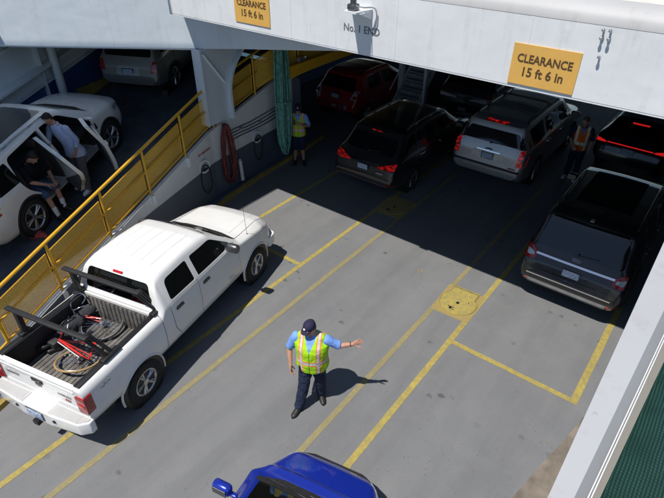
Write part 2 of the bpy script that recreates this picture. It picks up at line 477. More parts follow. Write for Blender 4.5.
class Car:
    def __init__(s, name, label, cat, loc, rz=0, rx=0, group=None, **k):
        s.root = thing(name, label, cat, loc, rz, rx, group)
        s.k = k; s.L, s.W, s.H, s.wb = k['L'], k['W'], k['H'], k['wb']; s.hw = s.W / 2
        s.s0 = k['roh'] + s.wb / 2            # tail sits at y = -s0
        s.tr = k.get('tyre', .36)
        s.prof = k['prof'](s) if 'prof' in k else s.suv()
        s.paint = k['paint']
    def Y(s, q): return q - s.s0
    def suv(s):
        k = s.k; L, H, hw = s.L, s.H, s.hw; hz, bz = k['hood'], k['belt']
        rt, rb, wt, wb = k['rtop'], k['rbelt'], k['wtop'], k['wbase']; rw = k.get('roofw', .70)
        nz = k.get('nose', .66); f1 = k.get('blunt', 1); f2_ = (1 + f1) / 2
        return dict(
            zt=[(0, .66), (.035, .72), (.05, bz - .22), (rb, bz + .02), (rt, H - .07), (rt + .35, H - .03), ((rt + wt) / 2, H - .02), (wt - .3, H - .035), (wt, H - .075), (wb, hz + .05), (wb + .25, hz + .02), (L - .55, hz - .05), (L - .16, hz - .17), (L - .03, nz + .04), (L, nz)],
            zs=[(0, .60), (.05, bz - .25), (rb, bz), (wb, bz - .02), (L - .5, hz - .12), (L - .15, hz - .24), (L, nz - .04)],
            ws=[(0, .82 * hw), (.10, .91 * hw), (.45, .955 * hw), (wb, .955 * hw), (L - .6, .90 * hw * f2_ ** .5), (L - .2, .78 * hw * f2_), (L, .60 * hw * f1)],
            wm=[(0, .86 * hw), (.10, .945 * hw), (.45, hw), (L - .7, hw), (L - .25, .88 * hw * f2_), (L - .07, .75 * hw * f1), (L, .66 * hw * f1)],
            wt=[(0, .78 * hw), (rb, .80 * hw), (rt, rw * hw), (wt, rw * hw), (wb, .82 * hw), (L - .5, .76 * hw * f2_ ** .5), (L - .15, .66 * hw * f2_), (L, .52 * hw * f1)],
            zb=[(0, .46), (.25, .32), (.8, .25), (L - .9, .23), (L - .25, .26), (L, .38)],
            c=[(0, .005), (rb, .02), (rt, .035), (wt, .035), (wb, .035), (L - .4, .04), (L, .015)])
    def g(s, key, q, w=.05):
        xs, ys = zip(*s.prof[key])
        return float(np.mean([np.interp(q + d, xs, ys) for d in (-w, -w / 2, 0, w / 2, w)])) if w else float(np.interp(q, xs, ys))
    def section(s, q, inset=0):
        w = .03
        zt, zs, ws, wm, wt, zb, c = [s.g(x, q, w) for x in ('zt', 'zs', 'ws', 'wm', 'wt', 'zb', 'c')]
        zs = min(zs, zt - .012); wt = min(wt, ws - .004)
        zb = min(zb, zs - .1)
        if inset:
            zt -= inset; zs = min(zs, zt - .02); b = .46
            pts = [(0, b), (wm - inset - .05, b), (wm - inset - .02, (b + zs) / 2), (ws - inset, zs), (wt - inset * .6, zt), (0, zt + c)]
            return fillet(pts, [0, .06, .1, .06, .08, 0], 3)
        r = .085 if zt - zs > .3 else .06
        pts = [(0, zb), (wm - .13, zb), (wm - .035, zb + .11), (wm, zb + .48 * (zs - zb)), (ws, zs), (wt, zt), (wt * .55, zt + .72 * c), (0, zt + c)]
        return fillet(pts, [0, .07, .09, .22, s.k.get('shr', .05), r, .3, 0], 4)
    def loft(s, qs, inset=0):
        bm = B(); rings = []
        for q in qs:
            h = s.section(q, inset)
            full = [(x, z) for x, z in h] + [(-x, z) for x, z in h[-2:0:-1]]
            rings.append([bm.verts.new((x, s.Y(q), z)) for x, z in full])
        n = len(rings[0])
        for a, b in zip(rings, rings[1:]):
            for j in range(n): bm.faces.new((a[j], a[(j + 1) % n], b[(j + 1) % n], b[j]))
        bm.faces.new(rings[0][::-1]); bm.faces.new(rings[-1])
        bmesh.ops.recalc_face_normals(bm, faces=bm.faces)
        return bm
    def stations(s):
        xs = set(np.round(np.linspace(0, s.L, 64), 3))
        for key in ('zt', 'zs', 'ws'):
            for q, _ in s.prof[key]:
                for d in (-.03, 0, .03):
                    if 0 <= q + d <= s.L: xs.add(round(q + d, 3))
        xs = sorted(xs); out = [xs[0]]
        for x in xs[1:]:
            if x - out[-1] > .012: out.append(x)
        return out
    # ---- window outlines
    def windows(s):
        k = s.k; bz, H = k['belt'], s.H; zb = bz + .05; zt = H - k.get('wdrop', .155)
        Ab, At = k['wbase'] - .30, k['wtop'] - .16
        Db, Dt = k['rbelt'] + .25, k['rtop'] + k.get('dtop', .22)
        top = lambda q: zt - .03 * max(0, (q - k['wtop'] + .9)) - .02 * max(0, k['rtop'] + .8 - q)
        P = k['pillars']; out = []
        A = lambda z: Ab + (At - Ab) * (z - zb) / (zt - zb)
        D = lambda z: Db + (Dt - Db) * (z - zb) / (zt - zb)
        pB = P[0]
        out.append(rpoly([(pB + .05, zb), (Ab, zb + .02), (At, top(At)), (pB + .05, top(pB))], [.03, .08, .07, .04]))
        if len(P) > 1:
            pC = P[1]
            out.append(rpoly([(pC + .05, zb + .01), (pB - .05, zb), (pB - .05, top(pB)), (pC + .05, top(pC))], [.05, .03, .04, .05]))
            if pC - .05 - max(Db, Dt) > .12:
                out.append(rpoly([(Db, zb + .04), (pC - .06, zb + .01), (pC - .06, top(pC)), (Dt, top(Dt))], [.09, .04, .05, .07]))
        else:
            out.append(rpoly([(Db, zb + .02), (pB - .05, zb), (pB - .05, top(pB)), (Dt, top(Dt))], [.08, .03, .04, .07]))
        return [[(s.Y(a), b) for a, b in w] for w in out]
    def screens(s):
        k = s.k; hw = s.hw; rw = k.get('roofw', .70)
        f = rpoly([(-.73 * hw, k['hood'] + .085), (.73 * hw, k['hood'] + .085), (rw * hw - .07, s.H - .10), (-rw * hw + .07, s.H - .10)], .06)
        rz0, rz1 = k['belt'] + k.get('rwz', .07), s.H - k.get('rwt', .17)
        r = rpoly([(-k.get('rwx', .76) * hw, rz0), (k.get('rwx', .76) * hw, rz0), (rw * hw - .05, rz1), (-rw * hw + .05, rz1)], [.08, .08, .07, .07])
        return f, r
    def build(s, wheels=True, hollow=True, rear_glass='glassdark', glass='glassdark', seat='seat', extra_cut=(), arch=.055, doors=True, rim='alloy', spokes=5, cladding=False, skip_right_side=False, front_glass='glass', body_name='body'):
        k = s.k
        full = s.loft(s.stations()); s.bvh = BVHTree.FromBMesh(full)
        ops = []
        ya, yb = -s.wb / 2, s.wb / 2; s.axles = (ya, yb)
        for y in (ya, yb):
            for sg in (-1, 1):
                c = B(); cyl(c, (sg * (s.hw - .36), y, s.tr), (sg * (s.hw + .2), y, s.tr), s.tr + arch, 30); ops.append(('DIFFERENCE', c))
        wins = s.windows(); fs, rs = s.screens()
        qs = [q for q in np.linspace(k['rbelt'] + .12, k['wbase'] - .06, 26)]
        ymid = s.Y((k['rtop'] + k['wtop']) / 2)
        def cutters(side=True):
            o = []
            for i, w in enumerate(wins):
                if i not in k.get('nowin', ()):
                    c = B(); prism(c, w, 'x', -2, 2); o.append(('DIFFERENCE', c))
            c = B(); prism(c, fs, 'y', ymid, 4); o.append(('DIFFERENCE', c))
            c = B(); prism(c, rs, 'y', -4, ymid); o.append(('DIFFERENCE', c))
            return o
        if hollow:
            ops.append(('DIFFERENCE', s.loft(qs, .055))); ops += cutters()
        ops += list(extra_cut)
        me = booleans(full, ops)
        s.body = mobj(body_name, me, s.paint, s.root)
        if hollow:
            inner = booleans(s.loft(qs, .062), cutters() + list(k.get('inner_cut', lambda: [])()))
            mobj('interior', inner, M['interior'], s.root)
        # glass
        for i, w in enumerate(wins):
            for sg in ('x+', 'x-'):
                if i in k.get('nowin', ()): continue
                if skip_right_side and sg == 'x+' and i < 2: continue
                obj('window', conform(s.bvh, w, sg, -.004, .004, .09), M[front_glass if i == 0 else glass], s.root, 40)
                fr = B()
                for p in (w,):
                    pass
        obj('windscreen', conform(s.bvh, fs, 'y+', -.004, .004, .09), M[front_glass], s.root, 40)
        obj('rear_window', conform(s.bvh, rs, 'y-', -.004, .004, .09), M[rear_glass], s.root, 40)
        if hollow: s.seats(M[seat])
        if wheels:
            for y in (ya, yb):
                for sg in (-1, 1): s.wheel(sg, y, rim, spokes)
            for y in (ya, yb):
                for sg in (-1, 1):
                    bm = B(); lathe(bm, [(s.tr + arch - .004, sg * (s.hw - .37)), (s.tr + arch - .004, sg * (s.hw - .05))], 'x', 30, (0, y, s.tr)); obj('wheel_well', bm, M['black'], s.root, 40)
        if doors: s.doors()
        return s
    def seats(s, m):
        k = s.k; fy = s.Y(k['pillars'][0]) + .25
        for sg in (-1, 1):
            bm = B(); x = sg * s.hw * .42
            box(bm, (x, fy + .1, .62), (.5, .52, .16), bev=.05); box(bm, (x, fy - .22, .92), (.48, .15, .62), rx=-.22, bev=.06)
            box(bm, (x, fy - .33, min(1.32, s.H - .30)), (.27, .10, .20), rx=-.15, bev=.045)
            obj('seat', bm, m, s.root, 40)
        if s.L > 4 and k.get('rear_bench', True):
            bm = B(); ry = fy - .95; w = s.hw * 1.5
            box(bm, (0, ry + .12, .62), (w, .5, .16), bev=.05); box(bm, (0, ry - .18, .9), (w, .15, .55), rx=-.25, bev=.06)
            for x in (-.42, 0, .42): box(bm, (x * s.hw, ry - .28, min(1.26, s.H - .36)), (.26, .09, .16), bev=.04)
            obj('rear_seat', bm, m, s.root, 40)
        bm = B(); box(bm, (0, s.Y(k['wbase']) - .42, .86), (s.hw * 1.62, .4, .22), bev=.08); obj('dashboard', bm, M['interior'], s.root, 40)
        bm = B(); c = Vector((-s.hw * .42, s.Y(k['wbase']) - .68, .98))
        pts = [c + Vector((math.cos(t) * .185, math.sin(t) * .07, math.sin(t) * .17)) for t in np.linspace(0, 2 * math.pi, 20, endpoint=False)]
        tube(bm, pts, .016, 6, True); cyl(bm, c, c + Vector((0, .2, -.07)), .03); tube(bm, [c + Vector((-.17, 0, 0)), c, c + Vector((.17, 0, 0))], .02, 6)
        obj('steering_wheel', bm, M['black'], s.root, 40)
    def wheel(s, sg, y, rim, spokes, steer=0):
        tr = s.tr; x1 = sg * (s.hw - .015); wd = .235; x0 = x1 - sg * wd; rr = tr * s.k.get('rimr', .70)
        c = (0, y, tr); f = lambda t: x0 + sg * t
        bm = B()
        lathe(bm, [(rr, f(.02)), (tr - .045, f(0)), (tr - .012, f(.02)), (tr, f(.06)), (tr, f(wd - .06)), (tr - .012, f(wd - .02)), (tr - .045, f(wd)), (rr + .01, f(wd - .005)), (rr, f(wd - .02)), (rr - .01, f(.1))], 'x', 34, c, True)
        w = obj('wheel', bm, M['tyre'], s.root, 35)
        bm = B()
        lathe(bm, [(rr + .004, f(wd - .012)), (rr - .012, f(wd - .010)), (rr - .03, f(wd - .03)), (rr - .035, f(.05)), (rr + .004, f(.05))], 'x', 34, c, True)
        for i in range(spokes):
            a = 2 * math.pi * (i + .5) / spokes
            for da in ((-.15, .15) if spokes == 5 else (0,)):
                a2 = a + da
                p0 = Vector((f(wd - .05), y + math.cos(a) * .045, tr + math.sin(a) * .045)); p1 = Vector((f(wd - .025), y + math.cos(a2) * (rr - .02), tr + math.sin(a2) * (rr - .02)))
                tube(bm, [p0, (p0 + p1) / 2 + Vector((sg * .006, 0, 0)), p1], [.032, .024, .022], 6, flat=.8)
        cyl(bm, (f(wd - .085), y, tr), (f(wd - .022), y, tr), .062, 18, .055)
        obj('rim', bm, M[rim], w, 35)
        bm = B(); cyl(bm, (f(.07), y, tr), (f(.09), y, tr), rr * .72, 24); cyl(bm, (f(.02), y, tr), (f(.06), y, tr), rr - .03, 24)
        obj('brake_disc', bm, M['alloydark'], w, 35)
    def doors(s, sides=('x+', 'x-'), which=(0, 1)):
        """door skins below the belt with their gaps and handles"""
        k = s.k; P = k['pillars']; bz = k['belt']; z0 = .40
        spans = [(P[0] + .01, k['wbase'] - .12)]
        if len(P) > 1: spans.append((P[1] - .02, P[0] - .01))
        for i, (a, b) in enumerate(spans):
            if i not in which: continue
            fa = s.Y(a); fb = s.Y(b)
            po = [(fa, z0), (fb - .05, z0), (fb, z0 + .2), (fb - .02, bz + .02), (fa, bz + .02)]
            if i == 1:
                wy = -s.wb / 2; rr = s.tr + .12
                po = [(fa, bz + .02), (fa, s.tr + .35)] if fa > wy + rr else [(fa, bz + .02), (fa, s.tr + rr + .02)]
                for t in np.linspace(80, 10, 6):
                    yy, zz = wy + math.cos(R(t)) * rr, s.tr + math.sin(R(t)) * rr
                    if yy > fa and zz > z0: po.append((yy, zz))
                po += [(max(fa, wy + rr * .98), z0), (fb, z0), (fb, bz + .02)]
            po = rpoly(po, .03, 3)
            for sd in sides:
                c = Vector((sum(p[0] for p in po) / len(po), sum(p[1] for p in po) / len(po)))
                big = [tuple(Vector(p) + (Vector(p) - c).normalized() * .010) for p in po]
                obj('door_gap', conform(s.bvh, big, sd, .0012, .01, .12), M['black'], s.root, 40)
                d = obj('door', conform(s.bvh, po, sd, .004, .012, .10), s.paint, s.root, 35)
                hy = fa + .16; hz = bz - .10
                hp = rpoly([(hy - .10, hz - .017), (hy + .10, hz - .017), (hy + .10, hz + .017), (hy - .10, hz + .017)], .012, 2)
                obj('handle', conform(s.bvh, hp, sd, .035, .025, .05), M['chrome'] if k.get('chrome_handles') else s.paint, d, 35)
    def patch(s, name, poly, axis, m, off=.006, th=.02, r=.02, parent=None, label=None, step=.07):
        return obj(name, conform(s.bvh, rpoly(poly, r, 3) if r else poly, axis, off, th, step), m if not isinstance(m, str) else M[m], parent or s.root, 35, label)
    def mirror_pair(s, m=None):
        k = s.k; y = s.Y(k['wbase']) - .42; z = k['belt'] + .10
        for sg in (-1, 1):
            h = s.bvh.ray_cast(Vector((sg * 4, y, z - .06)), Vector((-sg, 0, 0)))[0]
            x = h.x if h else sg * s.hw
            bm = B(); box(bm, (x + sg * .16, y - .01, z + .02), (.25, .13, .17), bev=.05); box(bm, (x + sg * .03, y, z - .05), (.14, .06, .05), bev=.015)
            o = obj('mirror', bm, m or s.paint, s.root, 50)
            bm = B(); box(bm, (x + sg * .165, y - .077, z + .02), (.19, .008, .115), bev=.003); obj('mirror_glass', bm, M['alloydark'], o)
    def hit(s, x, z, axis='y-'):
        d = -1 if axis == 'y-' else 1
        h = s.bvh.ray_cast(Vector((x, d * 8, z)), Vector((0, -d, 0)))
        return h[0].y if h[0] else d * 2
    def plate(s, z, axis='y-', x=0, tilt=0):
        y = s.hit(x, z, axis); d = -1 if axis == 'y-' else 1
        bm = B(); box(bm, (0, 0, 0), (.31, .012, .155), bev=.004)
        o = obj('licence_plate', bm, M['plate'], s.root); o.location = (x, y + d * .016, z); o.rotation_euler = (tilt, 0, 0)
        bm = B()
        for (cx, cz, sx, sz) in ((0, .079, .33, .008), (0, -.079, .33, .008), (.162, 0, .008, .16), (-.162, 0, .008, .16)): box(bm, (cx, -.002, cz), (sx, .018, sz))
        obj('plate_frame', bm, M['black'], o)
    def rails(s, m='black', raised=.045):
        k = s.k
        for sg in (-1, 1):
            pts = []
            for q in np.linspace(k['rtop'] + .25, k['wtop'] - .30, 12):
                x = sg * (k.get('roofw', .7) * s.hw - .055); h = s.bvh.ray_cast(Vector((x, s.Y(q), 4)), Vector((0, 0, -1)))[0]
                pts.append(Vector((x, s.Y(q), h.z + raised)))
            pts[0].z -= raised * .9; pts[-1].z -= raised * .9
            bm = B(); tube(bm, pts, .018, 8)
            for i in (3, 8): box(bm, (pts[i].x, pts[i].y, pts[i].z - raised / 2), (.03, .10, raised), bev=.005)
            obj('roof_rail', bm, M[m], s.root, 40)
    def wiper(s):
        k = s.k; z = k['belt'] + .10
        y0 = s.hit(0, z) - .02; p = []
        for t in np.linspace(0, 1, 6):
            x = t * .36; zz = z + t * .03; p.append((x, s.hit(x, zz) - .02, zz))
        bm = B(); tube(bm, p, .009, 6); cyl(bm, (0, y0 + .03, z), (0, y0 - .015, z), .022)
        obj('rear_wiper', bm, M['black'], s.root, 40)
    def exhaust(s, xs=(.55,)):
        for x in xs:
            bm = B(); lathe(bm, [(.04, -.0), (.045, -.02), (.04, -.025), (.034, 0.1)], 'y', 16, (x, -s.s0 + .03, .33)); obj('exhaust_tip', bm, M['chrome'], s.root, 40)
    def roof_crossbars(s):
        k = s.k
        for q in (k['rtop'] + .75, (k['rtop'] + k['wtop']) / 2 + .35):
            w = k.get('roofw', .7) * s.hw - .05; z = s.H + .085
            bm = B(); tube(bm, [(-w, s.Y(q), z - .02), (-w * .8, s.Y(q), z), (w * .8, s.Y(q), z), (w, s.Y(q), z - .02)], .022, 8, flat=1.3)
            obj('crossbar', bm, M['black'], s.root, 40)

# ------------------------------------------------------------------ people
V = Vector
def ell_loft(bm, rings, n=20):
    """rings of (centre, u vector, v vector); closed with flat ends"""
    rs = []
    for c, u, v in rings:
        rs.append([bm.verts.new(V(c) + V(u) * math.cos(t) + V(v) * math.sin(t)) for t in [2 * math.pi * j / n for j in range(n)]])
    for a, b in zip(rs, rs[1:]):
        for j in range(n): bm.faces.new((a[j], a[(j + 1) % n], b[(j + 1) % n], b[j]))
    bm.faces.new(rs[0][::-1]); bm.faces.new(rs[-1])
def ball(bm, c, r, s=(1, 1, 1), seg=12):
    c = V(c); n = seg; k = seg // 2 + 1; rings = []
    t_ = bm.verts.new(c + V((0, 0, r * s[2]))); b_ = bm.verts.new(c - V((0, 0, r * s[2])))
    for i in range(1, k):
        a = math.pi * i / k; rings.append([bm.verts.new(c + V((r * s[0] * math.sin(a) * math.cos(2 * math.pi * j / n), r * s[1] * math.sin(a) * math.sin(2 * math.pi * j / n), r * s[2] * math.cos(a)))) for j in range(n)])
    for j in range(n):
        bm.faces.new((t_, rings[0][j], rings[0][(j + 1) % n])); bm.faces.new((b_, rings[-1][(j + 1) % n], rings[-1][j]))
    for a, b in zip(rings, rings[1:]):
        for j in range(n): bm.faces.new((a[j], b[j], b[(j + 1) % n], a[(j + 1) % n]))
def limb(bm, pts, rad, cap=True, n=12):
    """tapered limb through joints, with a ball at each joint so bends stay round"""
    P = [V(p) for p in pts]
    dense, rr = [], []
    for i in range(len(P) - 1):
        for t in (0, .25, .5, .75):
            dense.append(P[i].lerp(P[i + 1], t)); rr.append(rad[i] + (rad[i + 1] - rad[i]) * (3 * t * t - 2 * t ** 3))
    dense.append(P[-1]); rr.append(rad[-1])
    tube(bm, dense, rr, n)
    for i, p in enumerate(P):
        if cap or 0 < i < len(P) - 1: ball(bm, p, rad[i] * .99)

def hand(bm, wrist, fdir, pdir, curl=.35, spread=.06, left=True, sc=1.0):
    """palm, four unequal bent fingers and a thumb; fdir: along the fingers, pdir: the way the palm faces"""
    f = V(fdir).normalized(); p = V(pdir); p = (p - f * p.dot(f)).normalized(); s = f.cross(p) * (1 if left else -1)   # s: towards the thumb side
    w = V(wrist)
    ell_loft(bm, [(w - f * .02, s * .026 * sc, p * .020 * sc), (w + f * .02 * sc, s * .033 * sc, p * .018 * sc), (w + f * .06 * sc, s * .042 * sc, p * .016 * sc), (w + f * .095 * sc, s * .042 * sc, p * .014 * sc)], 12)
    for i, (o, ln) in enumerate(((.031, .078), (.0105, .088), (-.0105, .081), (-.031, .062))):
        b = w + (f * .088 + s * o) * sc; d = (f + s * (o * spread / .031)).normalized(); pts = [b]; a = 0
        for j, fr in enumerate((.45, .32, .23)):
            a += curl * (.6 + .35 * j); dd = d * math.cos(a) + p * math.sin(a); pts.append(pts[-1] + dd * ln * fr * sc)
        limb(bm, pts, [.0105 * sc, .0098 * sc, .009 * sc, .0078 * sc], n=8)
    b = w + (f * .025 + s * .028) * sc; d1 = (f * .6 + s * .75 + p * .25).normalized(); d2 = (f * .85 + s * .45 + p * .35).normalized()
    limb(bm, [b, b + d1 * .042 * sc, b + (d1 * .042 + d2 * .032) * sc, b + (d1 * .042 + d2 * .058) * sc], [.0145 * sc, .012 * sc, .011 * sc, .009 * sc], n=8)

def torso_rings(J, infl, z0, z1, fat=1.0, n=12, flare=0):
    prof = [(.86, .150, .115, .01), (.93, .168, .125, .01), (1.02, .166, .128, -.005), (1.12, .160, .128, -.015), (1.22, .166, .130, -.015), (1.32, .182, .132, -.01), (1.40, .192, .122, 0), (1.46, .180, .100, .005), (1.50, .130, .080, .01), (1.535, .075, .066, .01), (1.58, .060, .060, .005)]
    zs = [p[0] for p in prof]; out = []
    for z in np.linspace(z0, z1, n):
        rx, ry, oy = [np.interp(z, zs, [p[i] for p in prof]) for i in (1, 2, 3)]
        belly = fat if z < 1.42 else 1 + (fat - 1) * .4
        e = infl + flare * max(0, (1.1 - z))
        c = J['spine'](z); 
        out.append((c + J['fwd'] * (-oy - (belly - 1) * .06), J['lat'](z) * (rx * (1 + (belly - 1) * .6) + e), J['fwd'] * (ry * belly + e)))
    return out

def person(name, label, loc, rz, J, outfit, group=None, vox=.008, rx=0):
    """a figure facing -Y with its left on +X; J holds the joints, outfit the clothes"""
    t = thing(name, label, 'person', loc, rz, rx, group)
    J.setdefault('fwd', V((0, -1, 0))); J.setdefault('lat', lambda z: V((1, 0, 0)))
    lean = V(J.get('lean', (0, 0, 0)))           # metres the neck moves relative to the pelvis
    base = V(J.get('base', (0, 0, 0)))
    J['spine'] = lambda z: base + V((0, 0, z)) + lean * max(0, (z - .95) / .57) ** 1.3
    fat = J.get('fat', 1.0)
    bm = B()
    ell_loft(bm, torso_rings(J, 0, .86, 1.58, fat, 18), 24)
    for sd in ('L', 'R'):
        sh, el, wr = J['sh' + sd], J['el' + sd], J['wr' + sd]
        limb(bm, [sh, el, V(el).lerp(V(wr), .3), wr], [.056, .044, .043, .029])
        hand(bm, wr, J['hf' + sd], J['hp' + sd], J.get('curl' + sd, .35), J.get('spread' + sd, .05), sd == 'L', J.get('hs', 1.0))
        hp, kn, an = J['hip' + sd], J['kn' + sd], J['an' + sd]
        mid = V(kn).lerp(V(an), .3) + V(J.get('calf' + sd, (0, .015, 0)))
        limb(bm, [hp, V(hp).lerp(V(kn), .4), kn, mid, an], [.088, .080, .056, .057, .036])
    # head: local frame from the look direction
    hc = V(J['head']); hd = V(J['look']).normalized(); up = V(J.get('up', (0, 0, 1))); up = (up - hd * up.dot(hd)).normalized(); rt = up.cross(hd)   # rt: to the figure's right... mirrored use only
    H = lambda f, r, u: hc + hd * f + rt * r + up * u
    hb = B()
    nk = J['spine'](1.52)
    limb(hb, [nk - V((0, 0, .05)), nk + V((0, 0, .02)), H(-.015, 0, -.06)], [.066, .060, .058])
    ell_loft(hb, [(H(.028, 0, -.118), rt * .020, hd * .018), (H(.022, 0, -.112), rt * .036, hd * .040), (H(.012, 0, -.085), rt * .054, hd * .066), (H(.006, 0, -.05), rt * .066, hd * .080), (H(0, 0, -.01), rt * .073, hd * .090), (H(-.004, 0, .03), rt * .075, hd * .094), (H(-.006, 0, .07), rt * .070, hd * .088), (H(-.008, 0, .10), rt * .052, hd * .066), (H(-.010, 0, .118), rt * .022, hd * .03)], 24)
    limb(hb, [H(.090, 0, .012), H(.106, 0, -.020), H(.112, 0, -.034)], [.009, .012, .014]); ball(hb, H(.098, .014, -.038), .010); ball(hb, H(.098, -.014, -.038), .010)
    limb(hb, [H(.082, .045, .025), H(.092, 0, .022), H(.082, -.045, .025)], [.010, .011, .010])
    limb(hb, [H(.078, .022, -.068), H(.088, 0, -.066), H(.078, -.022, -.068)], [.008, .010, .008])
    limb(hb, [H(.070, .018, -.106), H(.076, 0, -.106), H(.070, -.018, -.106)], [.014, .016, .014])
    for sg in (-1, 1):
        ell_loft(hb, [(H(-.012, sg * .070, -.035), up * .014, hd * .010), (H(-.014, sg * .080, -.02), up * .030, hd * .018), (H(-.016, sg * .086, -.015), up * .026, hd * .015)], 10)
    me_tmp = bpy.data.meshes.new('h'); hb.to_mesh(me_tmp); hb.free(); bm.from_mesh(me_tmp); bpy.data.meshes.remove(me_tmp)
    body = mobj('body', remeshed(bm, vox, 2), M['skin'], t)
    # eyes and brows
    eb = B(); wb_ = B(); lb = B()
    for sg in (-1, 1):
        ball(wb_, H(.078, sg * .031, .002), .0125); ball(eb, H(.0855, sg * .031, .001), .0065)
        tube(lb, [H(.084, sg * .016, .022), H(.090, sg * .03, .027), H(.080, sg * .048, .020)], .0042, 6)
    obj('eye', wb_, M['sock'], t, 60); obj('pupil', eb, M['black'], t, 60); obj('brow', lb, M['hair'], t, 60)
    mb = B(); tube(mb, [H(.082, .024, -.066), H(.0945, 0, -.065), H(.082, -.024, -.066)], [.002, .004, .002], 6); obj('mouth', mb, mat('lips', (.36, .12, .10), .5), t, 60)
    # clothes
    top = outfit.get('top')
    if top:
        bm = B(); ell_loft(bm, torso_rings(J, .016, outfit.get('tz0', .93), 1.525, fat, 16, outfit.get('flare', 0)), 24)
        for sd in ('L', 'R'):
            sh, el, wr = V(J['sh' + sd]), V(J['el' + sd]), V(J['wr' + sd])
            if outfit.get('sleeve', 'short') == 'short':
                e = sh.lerp(el, .82); limb(bm, [sh, sh.lerp(el, .45), e], [.076, .072, .070])
            else:
                e = el.lerp(wr, outfit.get('cuff', .55)); limb(bm, [sh, sh.lerp(el, .5), el, e], [.076, .064, .058, .050])
        mobj('shirt', remeshed(bm, .011, 3, .008, 3), M[top], t)
        cb = B(); c0 = J['spine'](1.53)
        pts = [c0 + V((math.cos(a) * .068, .005 + math.sin(a) * .066, .012 + .014 * math.sin(a))) for a in np.linspace(-1.25, math.pi + 1.25, 16)]
        tube(cb, pts, .016, 8, flat=1.3); obj('collar', cb, M[top], t, 60)
    if outfit.get('vest'):
        bm = B(); ell_loft(bm, torso_rings(J, .034, outfit.get('vz0', .90), 1.515, fat, 18, .06), 26)
        for sd in (-1, 1):
            sh = V(J['sh' + ('L' if sd > 0 else 'R')]); a = J['spine'](1.47)
            limb(bm, [a + V((sd * .08, 0, .0)), a.lerp(sh, .62) + V((0, 0, .028))], [.085, .072])
        mobj('safety_vest', remeshed(bm, .010, 3, .007, 8), M[outfit['vest']], t)
    pz = outfit.get('pants')
    if pz:
        bm = B(); ell_loft(bm, torso_rings(J, .018, .83, 1.0, fat, 7), 22)
        for sd in ('L', 'R'):
            hp, kn, an = V(J['hip' + sd]), V(J['kn' + sd]), V(J['an' + sd])
            if outfit.get('shorts'):
                limb(bm, [hp, hp.lerp(kn, .5), hp.lerp(kn, .93)], [.112, .104, .098])
            else:
                limb(bm, [hp, hp.lerp(kn, .45), kn, kn.lerp(an, .5) + V((0, .01, 0)), an.lerp(kn, .04)], [.112, .106, .088, .084, .078])
        mobj('trousers' if not outfit.get('shorts') else 'shorts', remeshed(bm, .011, 2, .013, 5), M[pz], t)
        bb = B(); r = torso_rings(J, .021, .985, 1.02, fat, 2); ell_loft(bb, r, 24); obj('belt', bb, M['black'], t, 40)
    for sd in ('L', 'R'):
        an = V(J['an' + sd]); toe = V(J.get('toe' + sd, (0, -1, 0))).normalized(); side = toe.cross(V((0, 0, 1))).normalized(); dn = V((0, 0, -1))
        if 'toeup' in J: pass
        z = an.z - .085
        g = lambda f, s_, h: V((an.x, an.y, z)) + toe * f + side * s_ + V((0, 0, h))
        bm = B()
        ell_loft(bm, [(g(-.085, 0, .035), side * .028, V((0, 0, .034))), (g(-.06, 0, .045), side * .040, V((0, 0, .045))), (g(0, 0, .055), side * .044, V((0, 0, .055))), (g(.07, 0, .045), side * .048, V((0, 0, .045))), (g(.13, 0, .036), side * .050, V((0, 0, .036))), (g(.175, 0, .030), side * .042, V((0, 0, .030))), (g(.20, 0, .026), side * .020, V((0, 0, .022)))], 14)
        limb(bm, [g(-.01, 0, .06), g(-.012, 0, outfit.get('boot', .13))], [.046, .048])
        sh_ = mobj('shoe', remeshed(bm, .008, 2), M[outfit.get('shoe', 'shoe')], t)
        sb = B(); ell_loft(sb, [(g(.058, 0, -.001), side * .049, toe * .150), (g(.058, 0, .016), side * .049, toe * .150)], 20); obj('sole', sb, M['black' if outfit.get('shoe') != 'whiteshoe' else 'whiteshoe'], sh_, 40)
        if outfit.get('sock'):
            bm = B(); k = V(J['kn' + sd]); limb(bm, [an, an.lerp(k, .35)], [.046, .054]); obj('sock', bm, M['sock'], t, 60)
    if outfit.get('hair'):
        bm = B()
        ell_loft(bm, [(H(-.030, 0, -.05), rt * .070, hd * .060), (H(-.026, 0, 0), rt * .081, hd * .078), (H(-.014, 0, .045), rt * .083, hd * .092), (H(-.008, 0, .082), rt * .077, hd * .094), (H(-.008, 0, .112), rt * .056, hd * .070), (H(-.010, 0, .128), rt * .022, hd * .03)], 20)
        mobj('hair', remeshed(bm, .008, 1, .006, 2), M[outfit['hair']], t)
    if outfit.get('cap'):
        bm = B()
        ell_loft(bm, [(H(-.004, 0, .028), rt * .083, hd * .101), (H(-.004, 0, .055), rt * .085, hd * .103), (H(-.006, 0, .090), rt * .078, hd * .094), (H(-.008, 0, .120), rt * .058, hd * .070), (H(-.010, 0, .136), rt * .028, hd * .034), (H(-.010, 0, .140), rt * .008, hd * .01)], 26)
        ball(bm, H(-.010, 0, .141), .008)
        c = obj('cap', bm, M[outfit['cap']], t, 60)
        bm = B(); top_, bot = [], []
        for a in np.linspace(-1, 1, 13):
            r = a * .078; f0 = .085 - .055 * a * a; f1 = .085 + .075 * math.sqrt(max(0, 1 - (a * .96) ** 2)) - .03 * a * a
            for ff, l in ((f0, 0), (f1, 1)):
                u = .034 - .012 * a * a - .016 * l
                top_.append((H(ff, r, u + .004), H(ff, r, u - .003)))
        k = len(top_) // 2; vt = [[bm.verts.new(top_[2 * i + l][m_]) for l in (0, 1) for m_ in (0, 1)] for i in range(k)]
